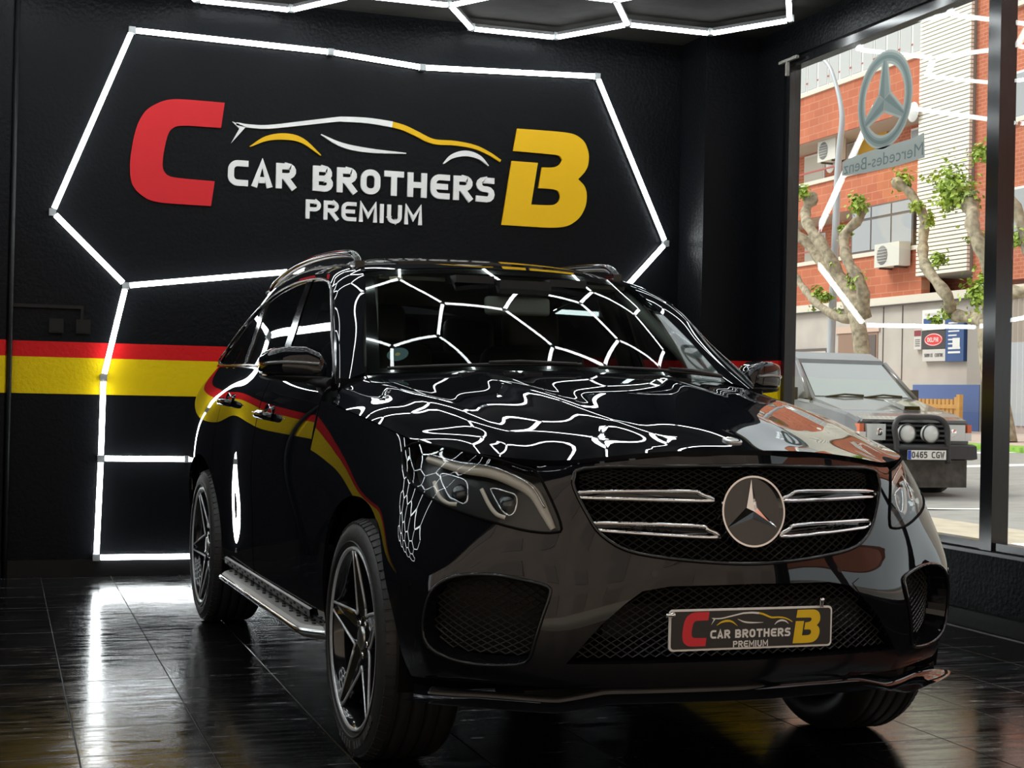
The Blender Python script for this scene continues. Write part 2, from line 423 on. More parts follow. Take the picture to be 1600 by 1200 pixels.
def logo(parent, fn, depth, M, names=True, seg=5):
    """the dealer's logo; fn(x, z, h) places it, h = 0..depth off the surface"""
    P = lambda name, m, build: (lambda mb: (build(mb), mb.build(name, m, parent, fix=True))[1])(MB())
    P('letter_c', M['red'], lambda mb: mb.prism(smooth_corner(LOGO_C), 0, depth, fn))
    P('letter_b', M['yellow'], lambda mb: mb.prism(smooth_corner(LOGO_B), 0, depth, fn))
    def sw(L, w): 
        q = smooth_pts(L, seg); n = len(q); ws = [max(.006, w(i/(n-1))) for i in range(n)]; return q, ws
    for nm, L, w, m in (('roof_stroke', SW_ROOF, lambda t: .018+.02*t, 'white'), ('nose_stroke', SW_NOSE, lambda t: .036-.02*t*t, 'yellow'),
                        ('arch_stroke', SW_ARCHY, lambda t: .006+.034*math.sin(math.pi*t), 'yellow'), ('door_stroke', SW_DOOR, lambda t: .005+.026*math.sin(math.pi*t), 'white'),
                        ('arch_stroke', SW_ARCHW, lambda t: .006+.03*math.sin(math.pi*t), 'white')):
        q, ws = sw(L, w); P(nm, M[m], lambda mb: stroke_solid(mb, q, ws, 0, depth, fn))
    P('tail_stroke', M['white'], lambda mb: mb.prism(SW_TAIL, 0, depth, fn))
    def word(txt, x0, x1, z0, z1, ww, t, wide={}):
        W = {c: ({'I': t+.04, 'M': ww*1.22, 'W': 1.1}.get(c, ww)) for c in set(txt)}
        gap = .16; H = z1-z0; tot = sum(W[c]+gap for c in txt)-gap; sx = (x1-x0)/tot; x = x0
        for c in txt:
            mb = MB()
            for q_, L in enumerate(glyph(c, W[c], t)): stroke_solid(mb, [(x+a*sx, z0+b*H) for a, b in L], t*(sx*.5+H*.5), -.0004*q_*(depth > .005), depth*(1+.05*q_), fn)
            mb.build('letter_'+c.lower(), M['white'], parent, fix=True); x += (W[c]+gap)*sx
    word('CAR', -.703, -.28, 2.408, 2.566, .80, .235); word('BROTHERS', -.172, 1.036, 2.408, 2.566, .80, .235)
    word('PREMIUM', -.212, .546, 2.230, 2.350, .80, .20)
def smooth_corner(L, it=3):
    """round the gentle corners of an outline, keep the sharp ones"""
    L = [np.array(p, float) for p in L]; sharp = [False]*len(L)
    for i in range(len(L)):
        a, b = L[i]-L[i-1], L[(i+1) % len(L)]-L[i]; c = a@b/(np.linalg.norm(a)*np.linalg.norm(b)+1e-9); sharp[i] = c < .55
    for _ in range(it):
        N = []; Sh = []
        for i in range(len(L)):
            if sharp[i]: N.append(L[i]); Sh.append(True)
            else:
                N += [L[i]*.78+L[i-1]*.22, L[i]*.78+L[(i+1) % len(L)]*.22]; Sh += [False, False]
        L, sharp = N, Sh
    return [tuple(p) for p in L]
# ================================================================== the showroom
XW, YB, ZC = 2.76, 4.76, 3.57        # right wall, back wall, ceiling
XL, YF = -9.6, -3.7                  # left wall, wall with the entrance, beside the camera
def wall_paint(name, base, stripes=True):
    """rough black wall paint with the painted red and yellow band"""
    m = bpy.data.materials.new(name); m.use_nodes = True; nt = m.node_tree; b = nt.nodes['Principled BSDF']
    b.inputs['Roughness'].default_value = .34; b.inputs['Specular IOR Level'].default_value = .07
    g = nt.nodes.new('ShaderNodeNewGeometry'); sp = nt.nodes.new('ShaderNodeSeparateXYZ'); nt.links.new(g.outputs['Position'], sp.inputs[0])
    n = nt.nodes.new('ShaderNodeTexNoise'); n.inputs['Scale'].default_value = 45; n.inputs['Detail'].default_value = 3; nt.links.new(g.outputs['Position'], n.inputs['Vector'])
    n2 = nt.nodes.new('ShaderNodeTexNoise'); n2.inputs['Scale'].default_value = 3; n2.inputs['Detail'].default_value = 4; nt.links.new(g.outputs['Position'], n2.inputs['Vector'])
    bp = nt.nodes.new('ShaderNodeBump'); bp.inputs['Strength'].default_value = .55; bp.inputs['Distance'].default_value = .006
    ad = nt.nodes.new('ShaderNodeMath'); ad.operation = 'MULTIPLY_ADD'; ad.inputs[1].default_value = 1.5; nt.links.new(n2.outputs['Fac'], ad.inputs[0]); nt.links.new(n.outputs['Fac'], ad.inputs[2])
    nt.links.new(ad.outputs[0], bp.inputs['Height']); nt.links.new(bp.outputs[0], b.inputs['Normal'])
    if stripes:
        cr_ = nt.nodes.new('ShaderNodeValToRGB'); cr_.color_ramp.interpolation = 'CONSTANT'
        mr = nt.nodes.new('ShaderNodeMapRange'); mr.inputs['From Min'].default_value = 0; mr.inputs['From Max'].default_value = 4
        nt.links.new(sp.outputs['Z'], mr.inputs['Value']); nt.links.new(mr.outputs[0], cr_.inputs[0])
        el = cr_.color_ramp.elements; el[0].position = 0; el[0].color = base; el[1].position = 1.091/4; el[1].color = (.62, .44, .006, 1)
        for p, c in ((1.300/4, (.50, .013, .014, 1)), (1.405/4, base)):
            q = el.new(p); q.color = c
        nt.links.new(cr_.outputs[0], b.inputs['Base Color'])
    else: b.inputs['Base Color'].default_value = base
    return m
WALLM = wall_paint('black_wall_paint', (.0042, .0047, .0058, 1))
PLAINM = wall_paint('black_wall_plain', (.0042, .0047, .0058, 1), False)
CEILM = mat('dark_grey_ceiling', (.020, .0185, .017), rough=.8, spec=.08, noise=(6, .25), bump=(9, .25))
BASEM = mat('black_skirting', (.006, .006, .0065), rough=.35, spec=.2, bump=(30, .1))
FRAMEM = mat('black_window_frame', (.008, .008, .009), rough=.16, spec=.6)
S = lambda o: tag(o, kind='structure')
S(MB().box(XL, 2.375, YB, YB+.25, 0, ZC).build('wall_back', WALLM))
S(MB().box(2.375, XW, 4.385, YB+.25, 0, ZC).build('trim_1', WALLM))             # pilaster in the corner
S(MB().box(XL, -1.985, 4.66, YB, 0, ZC).build('trim_2', WALLM))                  # pilaster at the left
mb = MB(); mb.tube([(-1.962, 4.735, 0), (-1.962, 4.735, ZC)], .016, 10); S(mb.build('trim_3', mat('dark_pipe', (.016, .017, .018), rough=.35, spec=.25)))
S(MB().box(-1.985, 2.375, YB-.016, YB, 0, .10).build('baseboard_back', BASEM))
S(MB().box(XL-.25, XL, YF, YB+.25, 0, ZC).build('wall_left', PLAINM))
ceil_ = S(MB().box(XL-.25, XW+.35, YF-.25, YB+.25, ZC, ZC+.3).build('ceiling', CEILM))
# right wall: corner pier, low wall under the glass, beam over it
ZS0, ZT0 = .385, 3.30
wr = MB(); wr.box(XW, XW+.1, 4.03, YB+.25, 0, ZC).box(XW, XW+.15, YF, 4.03, 0, ZS0).box(XW, XW+.1, YF, 4.03, ZT0+.06, ZC)
S(wr.build('wall_right', WALLM))
S(MB().box(XW-.03, XW, YF, 4.385, 0, .088).build('baseboard_right', BASEM))
S(MB().box(XW-.02, XW+.17, YF, 4.03, ZS0, ZS0+.018).build('trim_4', mat('sill_cap', (.05, .05, .05), rough=.18)))
GLS = glass('shop_window_glass', (.95, .97, .96), 1.36)
muls = [1.845, -.35, -2.55]
fm = MB(); y_edges = [4.03] + muls + [YF]
XG = XW+.05
fm.box(XG-.03, XG+.05, YF, 4.03, ZS0+.018, ZS0+.062).box(XG-.03, XG+.05, YF, 4.03, ZT0, ZT0+.06).box(XG-.03, XG+.05, 3.985, 4.03, ZS0, ZT0)
win1 = S(fm.build('window_1', FRAMEM))
for y in muls: MB().box(XG-.045, XG+.055, y-.05, y+.05, ZS0+.018, ZT0+.06).build('mullion', FRAMEM, win1)
for a, b in zip(y_edges, y_edges[1:]):
    MB().box(XG, XG+.008, b+.02, a-.02, ZS0+.05, ZT0+.01).build('pane', GLS, win1)
# front wall: wide open entrance between a solid bay and the corner pier (the photographer stands in the doorway)
S(MB().box(XL, -9.0, YF-.25, YF, 0, ZC).box(-9.0, XW+.1, YF-.25, YF, 3.25, ZC).box(XW-.12, XW+.1, YF-.25, YF, 0, 3.25).build('wall_front', PLAINM))
dr_ = S(MB().box(-9.0, -8.92, YF-.18, YF-.08, 0, 3.25).box(XW-.2, XW-.12, YF-.18, YF-.08, 0, 3.25).box(-8.92, XW-.2, YF-.18, YF-.08, 3.17, 3.25).build('door_1', FRAMEM))

# floor of large black tiles: a bed with tiles laid on it
def tile_mat():
    m = bpy.data.materials.new('black_floor_tile'); m.use_nodes = True; nt = m.node_tree; b = nt.nodes['Principled BSDF']
    g = nt.nodes.new('ShaderNodeNewGeometry')
    mp = nt.nodes.new('ShaderNodeMapping'); mp.inputs['Scale'].default_value = (1.6, 11, 1); nt.links.new(g.outputs['Position'], mp.inputs[0])
    n = nt.nodes.new('ShaderNodeTexNoise'); n.inputs['Scale'].default_value = 2.2; n.inputs['Detail'].default_value = 9; n.inputs['Roughness'].default_value = .68; n.inputs['Distortion'].default_value = .6
    nt.links.new(mp.outputs[0], n.inputs['Vector'])
    r = nt.nodes.new('ShaderNodeMapRange'); r.inputs['From Min'].default_value = .36; r.inputs['From Max'].default_value = .68; r.inputs['To Min'].default_value = .06; r.inputs['To Max'].default_value = .30
    nt.links.new(n.outputs['Fac'], r.inputs['Value']); nt.links.new(r.outputs[0], b.inputs['Roughness'])
    b.inputs['Base Color'].default_value = (.0045, .0045, .0048, 1); b.inputs['Specular IOR Level'].default_value = .46
    bp = nt.nodes.new('ShaderNodeBump'); bp.inputs['Strength'].default_value = .10; bp.inputs['Distance'].default_value = .004
    nt.links.new(n.outputs['Fac'], bp.inputs['Height']); nt.links.new(bp.outputs[0], b.inputs['Normal'])
    return m
TILEM = tile_mat()
floor = S(MB().box(XL-.25, XW+.3, YF-.25, YB+.25, -.2, -.004).build('floor', mat('dark_grout', (.10, .095, .09), rough=.8)))
TW, TD, GAP = .4035, .410, .0028
def tile_mesh():
    mb = MB(); hx, hy, z0, z1, c = TW/2-GAP/2, TD/2-GAP/2, -.0045, 0, .0012
    V = [(-hx,-hy,z0),(hx,-hy,z0),(hx,hy,z0),(-hx,hy,z0),(-hx,-hy,z1-c),(hx,-hy,z1-c),(hx,hy,z1-c),(-hx,hy,z1-c),(-hx+c,-hy+c,z1),(hx-c,-hy+c,z1),(hx-c,hy-c,z1),(-hx+c,hy-c,z1)]
    F = [(8,9,10,11)]+[(i,(i+1)%4,4+(i+1)%4,4+i) for i in range(4)]+[(4+i,4+(i+1)%4,8+(i+1)%4,8+i) for i in range(4)]
    mb.add(V, F); return mb
tm = tile_mesh(); tme = bpy.data.meshes.new('tile'); tme.from_pydata(tm.v, [], tm.f); tme.materials.append(TILEM)
near = []; rest = []
kx0 = math.floor((XL-1.07)/TW); kx1 = math.ceil((XW-1.07)/TW); ky0 = math.floor((YF-.17)/TD); ky1 = math.ceil((YB-.17)/TD)
for i in range(kx0, kx1):
    for j in range(ky0, ky1):
        c = Vector((1.07+(i+.5)*TW, .17+(j+.5)*TD, 0))
        if c.x+TW/2 > XW+.02 or c.y-TD/2 > YB-.02 or c.x-TW/2 < XL-.02 or c.y+TD/2 < YF+.02: continue
        q = c-cam.location; dep = q.dot(cf); u = 800+2350*q.dot(cr)/max(dep, .1)
        (near if dep > 2.6 and -260 < u < 1860 else rest).append((dep, c))
near.sort(key=lambda t: t[0]); rest += near[300:]; near = near[:300]
for dpt, c in near:
    o = obj('tile', tme, None, floor); o.location = c
mb = MB()
for dpt, c in rest: mb.add([(x+c.x, y+c.y, z) for x, y, z in tm.v], tm.f)
tag(mb.build('tile_field', TILEM, floor), kind='stuff')

# ---------------------------------------------------------------- LED tubes
LEDM = bpy.data.materials.new('led_white'); LEDM.use_nodes = True
_b = LEDM.node_tree.nodes['Principled BSDF']; _b.inputs['Base Color'].default_value = (.8, .8, .8, 1)
_b.inputs['Emission Color'].default_value = (.93, .99, 1.0, 1); _b.inputs['Emission Strength'].default_value = LED_STRENGTH
ALU = mat('tube_profile', (.30, .30, .31), rough=.35, metal=.8)
CLIP = mat('clear_clip', (.35, .37, .38), rough=.3)
def tube_pair(a, b, back, name_parent, r=.0165, mesh_cache={}):
    """one LED tube between two nodes with its aluminium back profile; back = direction of the mount"""
    a, b, back = Vector(a), Vector(b), Vector(back); t = (b-a).normalized(); L = (b-a).length-.05
    key = (round(L, 3), tuple(back))
    if key not in mesh_cache:
        mb = MB(); mb.tube([(0, 0, 0), (L, 0, 0)], r, 10); me = bpy.data.meshes.new('led_tube'); me.from_pydata(mb.v, [], mb.f); me.polygons.foreach_set('use_smooth', mb.sm); me.materials.append(LEDM)
        mp = MB(); mp.box(0, L, -.013, .013, r*.55, r+.014); mq = bpy.data.meshes.new('tube_profile'); mq.from_pydata(mp.v, [], mp.f); mq.materials.append(ALU)
        mesh_cache[key] = (me, mq)
    me, mq = mesh_cache[key]
    z = back; y = z.cross(t); M = Matrix((t, y, z)).transposed().to_4x4(); M.translation = a+t*.025
    o = obj('led_tube', me, None, name_parent); o.matrix_local = M
    p = obj('tube_profile', mq, None, o)
def node(p, back, parent, mesh=[None]):
    if mesh[0] is None:
        mb = MB(); mb.box(-.02, .02, -.02, .02, -.012, .030); me = bpy.data.meshes.new('connector'); me.from_pydata(mb.v, [], mb.f); me.materials.append(CLIP); mesh[0] = me
    o = obj('connector', mesh[0], None, parent); z = Vector(back); x = Vector((1, 0, 0)); y = z.cross(x)
    M = Matrix((x, y, z)).transposed().to_4x4(); M.translation = Vector(p); o.matrix_local = M
yl = YB-.035
wl = thing('wall_led_frame', 'white LED tube polygon mounted on the black back wall around the dealer logo', 'wall light', (0, YB, 0))
WN = dict(a=(-1.301,3.306), b=(-.08,3.288), c=(.522,3.245), d=(1.734,3.295), e=(2.263,2.202), f=(1.80,1.70), g=(-1.737,2.177), h=(-1.303,1.756), i=(-.10,1.915), j=(-1.421,1.197), k=(-1.425,.71), l=(-1.438,.115), m=(-.91,.709), n=(-.40,.707), o=(-.30,.112), p=(.85,.110), q=(2.0,.108), r=(.85,1.72))
WE = ['ab','bc','cd','de','ef','ag','gh','hi','hj','jk','kl','km','mn','lo','op','pq','ir','rf']
for e_ in WE:
    (x0, z0), (x1, z1) = WN[e_[0]], WN[e_[1]]
    tube_pair((x0, yl-YB, z0), (x1, yl-YB, z1), (0, 1, 0), wl)
for k_ in set(''.join(WE)): node((WN[k_][0], yl-YB, WN[k_][1]), (0, 1, 0), wl)
cl = thing('ceiling_led_grid', 'honeycomb grid of white LED tubes hung just below the dark ceiling', 'ceiling light', (0, 0, ZC))
a_ = .582; X0, Y0 = -.935, 4.612; h_ = a_*math.sqrt(3)/2; ZL = 3.5-ZC
edges = set(); rnd = lambda p: (round(p[0], 3), round(p[1], 3))
for r_ in range(0, 24):
    for c_ in range(-6, 5):
        x = X0+1.5*a_*2*c_+(1.5*a_ if r_ % 2 else 0); y = Y0-h_*r_
        P_ = (x, y); Q_ = (x+a_, y)
        E_ = [(P_, Q_), (Q_, (x+1.5*a_, y-h_)), (P_, (x-.5*a_, y-h_)), (Q_, (x+1.5*a_, y+h_)), (P_, (x-.5*a_, y+h_))]
        for s_, t_ in E_:
            if all(-8.9 < q[0] < 2.64 and (-2.9 if q[0] > -4.2 else -.9) < q[1] < 4.65 for q in (s_, t_)): edges.add(tuple(sorted((rnd(s_), rnd(t_)))))
# keep the honeycomb clear of the front-right beam: drop loose ends
cnt = {}
for s_, t_ in edges: cnt[s_] = cnt.get(s_, 0)+1; cnt[t_] = cnt.get(t_, 0)+1
edges = [e_ for e_ in sorted(edges) if cnt[e_[0]] > 1 and cnt[e_[1]] > 1]
mid_ = Vector((.6, 3.2, 0)); edges.sort(key=lambda e_: (Vector((*e_[0], 0))-mid_).length)
for s_, t_ in edges[:290]: tube_pair((s_[0], s_[1], ZL), (t_[0], t_[1], ZL), (0, 0, 1), cl)
nodes_ = sorted({p for e_ in edges for p in e_}, key=lambda p: (Vector((*p, 0))-mid_).length)
for q in nodes_[:230]: node((q[0], q[1], ZL), (0, 0, 1), cl)
far_t = MB(); far_p = MB()
for s_, t_ in edges[290:]:
    a, b = Vector((*s_, ZL)), Vector((*t_, ZL)); t = (b-a).normalized(); a, b = a+t*.025, b-t*.025
    far_t.tube([a, b], .0165, 10); far_p.obox((a+b)/2+Vector((0, 0, .02)), (b-a)/2, Vector((-t.y, t.x, 0))*.013, (0, 0, .011))
if far_t.v:
    tag(far_t.build('led_tube_field', LEDM, cl), kind='stuff'); tag(far_p.build('profile_field', ALU, cl), kind='stuff')

# ---------------------------------------------------------------- sign on the back wall
SIGN = dict(red=mat('red_board', (.60, .016, .022), rough=.5, spec=.2), yellow=mat('yellow_board', (.80, .47, .006), rough=.5, spec=.2), white=mat('white_board', (.80, .80, .79), rough=.5))
sign = thing('dealer_sign', 'CAR BROTHERS PREMIUM lettering with red C, yellow B and car outline on the back wall', 'sign', (0, YB, 0))
logo(sign, lambda x, z, h: (x, -.002-h, z), .018, SIGN)
# sockets and conduit on the wall at the left
SOCK = mat('black_socket', (.006, .006, .0065), rough=.35, spec=.2)
for x, nm in ((-1.70, 'black wall socket box next to the pipe, under the thin conduit'), (-1.545, 'black wall socket box next to the LED tube, conduit ending above it')):
    t = thing('wall_socket', nm, 'socket', (x, YB, 1.50))
    MB().box(-.042, .042, -.032, 0, -.042, .042).build('box', SOCK, t); MB().box(-.034, .034, -.037, -.032, -.034, .034).build('cover', SOCK, t)
tag(MB().box(-1.95, -1.55, YB-.022, YB, 1.605, 1.625).box(-1.56, -1.545, YB-.02, YB, 1.542, 1.625).build('cable_conduit', SOCK), 'thin black cable conduit running along the back wall above the sockets', 'conduit')
# small latch on the window head in the corner
lt = thing('window_latch', 'small metal latch bracket at the top corner of the shop window frame', 'latch', (XW-.005, 4.0, 3.33))
lm = mat('worn_metal', (.22, .21, .19), rough=.5)
MB().box(-.02, .0, -.17, .06, .0, .018).build('arm', lm, lt); MB().box(-.02, .0, -.05, -.03, -.09, 0).build('pin', lm, lt)
# ================================================================== the car on show
PAINT = mat('black_car_paint', (0.0055, 0.006, 0.0078), rough=0.6, coat=1.0, spec=0.0, coat_rough=0.0)
PIANO = mat('gloss_black_trim', (0.006, 0.006, 0.006), rough=0.08, spec=0.6)
BLKPL = mat('matt_black_plastic', (0.010, 0.010, 0.010), rough=0.5, spec=.25)
DARK = mat('dark_void', (0.004, 0.004, 0.004), rough=0.9, spec=.1)
CHROME = mat('chrome', (0.85, 0.85, 0.86), rough=0.06, metal=1)
SATIN = mat('satin_aluminium', (0.45, 0.45, 0.44), rough=0.3, metal=1)
RUBBER = mat('tyre_rubber', (0.016, 0.016, 0.016), rough=0.55, bump=(60, .12))
RIMBLK = mat('wheel_gloss_black', (0.008, 0.008, 0.009), rough=0.12, coat=.6)
RIMCUT = mat('machined_alloy', (0.62, 0.63, 0.65), rough=0.32, metal=.45)
WGLASS = glass('windscreen_glass', (0.58, 0.63, 0.61), 1.5)
PGLASS = glass('privacy_glass', (0.10, 0.11, 0.11), 1.5)
SGLASS = glass('side_glass', (0.30, 0.33, 0.33), 1.5)
LENS = glass('lamp_lens', (0.90, 0.92, 0.92), 1.42)
LAMPIN = mat('lamp_housing', (0.014, 0.014, 0.015), rough=0.3, spec=.5)
DRLM = mat('light_guide', (0.66, 0.60, 0.52), rough=0.25)
LEATHER = mat('black_leather', (0.02, 0.02, 0.02), rough=0.45)
CREAM = mat('grey_beige_lining', (0.22, 0.22, 0.20), rough=0.7)

car = thing('suv_car', 'glossy black SUV with star emblem grille parked on the showroom floor', 'car', (0, 0, 0), math.radians(1.9001))

def inpoly(P, poly):
    P = np.atleast_2d(P); poly = np.asarray(poly); x, y = P[:, 0], P[:, 1]; c = np.zeros(len(P), bool); n = len(poly)
    for i in range(n):
        x1, y1 = poly[i]; x2, y2 = poly[i-1]
        if y1 == y2: continue
        m = ((y1 > y) != (y2 > y)) & (x < (x2-x1)*(y-y1)/(y2-y1)+x1)
        c ^= m
    return c
def resample(L, step, closed=True):
    L = [np.asarray(p, float) for p in L]; out = []; n = len(L)
    for i in range(n if closed else n-1):
        a, b = L[i], L[(i+1) % n]; k = max(1, int(round(np.linalg.norm(b-a)/step)))
        out += [a+(b-a)*j/k for j in range(k)]
    if not closed: out.append(L[-1])
    return np.array(out)
def patch(name, S, outline, holes=(), m=None, parent=car, step=.03, bstep=None, off=0.0, flange=.012, mir=False, hole_flange=None, flange_mat=None):
    """piece of surface S inside an outline (in surface parameters), minus holes, with folded edges"""
    bstep = bstep or step
    loops = [resample(outline, bstep)] + [resample(h, bstep) for h in holes]
    allb = np.concatenate(loops)
    lo, hi = loops[0].min(0), loops[0].max(0)
    gu = np.arange(lo[0]+step*.5, hi[0], step); gv = np.arange(lo[1]+step*.5, hi[1], step)
    G = np.stack(np.meshgrid(gu, gv), -1).reshape(-1, 2)
    keep = inpoly(G, loops[0])
    for h in loops[1:]: keep &= ~inpoly(G, h)
    G = G[keep]
    if len(G):
        d = np.array([((allb-g)**2).sum(1).min() for g in G]); G = G[d > (.45*step)**2]
    pts = [Vector(p) for p in allb] + [Vector(p) for p in G]
    E = []; o = 0
    for L in loops:
        E += [(o+i, o+(i+1) % len(L)) for i in range(len(L))]; o += len(L)
    r = delaunay_2d_cdt(pts, E, [], 0, 1e-6)
    uv = np.array([tuple(p) for p in r[0]]); T = [tuple(f) for f in r[2]]
    cen = np.array([uv[list(t)].mean(0) for t in T]); k = inpoly(cen, loops[0])
    for h in loops[1:]: k &= ~inpoly(cen, h)
    T = [t for t, q in zip(T, k) if q]
    P = S(uv); N = S.normal(uv); P = P + N*off
    if mir: P = P*[-1, 1, 1]; N = N*[-1, 1, 1]; T = [t[::-1] for t in T]
    V = [tuple(p) for p in P]; F = list(T); LN = [tuple(N[i]) for t in T for i in t]
    # folded edge
    ec = {}
    for t in T:
        for a, b in zip(t, t[1:]+t[:1]): ec[(a, b)] = 1
    bnd = [e for e in ec if (e[1], e[0]) not in ec]
    hl = [(h, (hole_flange or [flange]*len(holes))[i]) for i, h in enumerate(loops[1:])]
    low = {}
    def lowv(i):
        if i not in low:
            dep = flange
            for h, f in hl:
                if ((h-uv[i])**2).sum(1).min() < 1e-8: dep = f
            low[i] = len(V); V.append(tuple(P[i]-N[i]*dep))
        return low[i]
    nT = len(T)
    if flange:
        for a, b in bnd:
            F.append((b, a, lowv(a), lowv(b)))
    me = bpy.data.meshes.new(name); me.from_pydata(V, [], F); me.update()
    me.polygons.foreach_set('use_smooth', [i < nT for i in range(len(F))])
    fn = [tuple(p.normal) for p in me.polygons]
    for i in range(nT, len(F)): LN += [fn[i]]*4
    me.normals_split_custom_set(LN)
    return obj(name, me, m, parent)
def both(fn):
    return fn(False), fn(True)
def P2(S, xyz): return S.inv(xyz)
def S_at(S, xyz, off=0):
    uv = S.inv(xyz); return S(uv)+S.normal(uv)*off
mirx = lambda L: [(-x, y, z) for x, y, z in L]

# ---- outlines traced on the body surfaces (car frame, left half)
HEAD = [(0.868,-0.214,0.963),(0.853,-0.217,0.981),(0.823,-0.262,0.995),(0.79,-0.346,0.989),(0.739,-0.464,0.975),(0.676,-0.548,0.957),(0.622,-0.595,0.94),(0.592,-0.62,0.93),(0.572,-0.65,0.883),(0.549,-0.678,0.819),(0.539,-0.693,0.772),(0.552,-0.688,0.762),(0.588,-0.669,0.759),(0.642,-0.637,0.766),(0.713,-0.589,0.786),(0.793,-0.521,0.813),(0.849,-0.438,0.844),(0.876,-0.354,0.879),(0.881,-0.281,0.917)]
GRILL = [(0,-.78,.956),(.29,-.752,.951),(.477,-.694,.942),(.502,-.686,.918),(.503,-.693,.884),(.47,-.722,.807),(.439,-.742,.759),(.373,-.77,.718),(.266,-.796,.698),(.125,-.818,.685),(0,-.825,.68)]
LOWI = [(0,-.832,.624),(.255,-.809,.62),(.336,-.797,.607),(.386,-.789,.571),(.448,-.775,.515),(.507,-.755,.443),(.538,-.739,.403),(.259,-.794,.404),(0,-.814,.405)]
SIDEI = [(.884,-.521,.475),(.881,-.531,.547),(.861,-.548,.60),(.809,-.581,.634),(.725,-.629,.641),(.655,-.671,.632),(.587,-.713,.615),(.584,-.72,.589),(.602,-.716,.532),(.62,-.704,.457),(.637,-.686,.403),(.712,-.633,.39),(.78,-.591,.393),(.835,-.557,.409),(.868,-.532,.433)]
def closed_half(L):
    """outline of a symmetric opening from its left half (centre top ... centre bottom)"""
    return L + [(-x, y, z) for x, y, z in L[1:-1]][::-1]
uvF = lambda L: P2(FRONT, L)
def arch(cy, cz, ry, rz, a0, a1, n=26):
    return [(cy+ry*math.cos(a0+(a1-a0)*i/n), cz+rz*math.sin(a0+(a1-a0)*i/n)) for i in range(n+1)]
def side_uv(S, yz, xg=.94):
    """parameters on a flank surface from (Y, Z)"""
    return S.inv([(y, z) for y, z in yz], ax=(1, 2)) if S is not FRONT else S.inv([(xg, y, z) for y, z in yz])
def front_side_uv(yz):
    # nearest in Y,Z on the left flank: start from guesses with the flank's X, two refinements
    L = [(.945, y, z) for y, z in yz]
    for _ in range(3):
        uv = FRONT.inv(L); p = FRONT(uv); L = [(q[0], y, z) for q, (y, z) in zip(p, yz)]
    return uv
d = math.radians
ARC_F = arch(0, .385, .435, .432, d(118), d(192))           # bumper side, top -> front bottom (Y negative)
pu = lambda arr: [tuple(p) for p in arr]
# ---- front bumper
top_u = np.linspace(0, P2(FRONT, [(.585, -.615, .944)])[0][0]-FRONT.us[len(FRONT.us)//2], 12)
uc = FRONT.us[len(FRONT.us)//2]; vtop = FRONT.vs[-1]
half = [(uc+t, vtop) for t in top_u]
half += pu(uvF(HEAD[7:18]))
arcF = pu(front_side_uv(ARC_F))
half += arcF
zb = .335
half = [p for p in half if FRONT(np.array([p]))[0][2] > zb-.001]
us_b = np.linspace(FRONT.inv([(.915, -.425, zb)])[0][0], uc, 20)
u_lip = FRONT.inv([(.893, -.462, zb)])[0][0]
for u in us_b:
    lo_, hi_ = FRONT.vs[0], FRONT.vs[4]
    for _ in range(22):
        mid = (lo_+hi_)/2
        if FRONT(np.array([[u, mid]]))[0][2] < zb: lo_ = mid
        else: hi_ = mid
    half.append((u, lo_))
mirror_uv = lambda L: [(2*uc-u, v) for u, v in L]
full = half[:-1] + [half[-1]] + mirror_uv(half[1:-1])[::-1]
gril_uv = pu(uvF(smooth_pts(closed_half(GRILL), 3, True)))
low_uv = pu(uvF(closed_half(LOWI)))
si_uv = pu(uvF(smooth_pts(SIDEI, 3, True)))
bumper = patch('front_bumper', FRONT, full, [gril_uv, low_uv, si_uv, mirror_uv(si_uv)[::-1]], PAINT, step=.024, flange=.015, hole_flange=[.05, .05, .075, .075])
# ---- fenders
ARC_B = arch(0, .385, .435, .432, d(118), d(0), 30)
ARC_B = [p for p in ARC_B] + [(.437, .30)]
def fender(mir):
    top = [u for u in np.linspace(P2(FRONT, [(.853, -.217, .981)])[0][0], FRONT.us[-1], 24)]
    out = pu(uvF([HEAD[17], HEAD[18], HEAD[0], HEAD[1]])) + [(u, vtop) for u in top[1:]]
    out += [(FRONT.us[-1], v) for v in np.linspace(vtop, FRONT.vs[0]+.05, 14)[1:]]
    out += pu(front_side_uv(ARC_B[::-1]))
    return patch('fender', FRONT, out, (), PAINT, step=.024, mir=mir)
both(fender)
# ---- hood
uH = HOOD.us; vH = HOOD.vs
e = .003
hood_out = [(u, vH[0]+e) for u in np.linspace(uH[0]+e, uH[-1]-e, 50)] + [(uH[-1]-e, v) for v in np.linspace(vH[0]+e, vH[-1]-e, 26)[1:]]
hood_out += [(u, vH[-1]-e) for u in np.linspace(uH[-1]-e, uH[0]+e, 50)[1:]] + [(uH[0]+e, v) for v in np.linspace(vH[-1]-e, vH[0]+e, 26)[1:-1]]
hood = patch('hood', HOOD, hood_out, (), PAINT, step=.022, flange=.02)
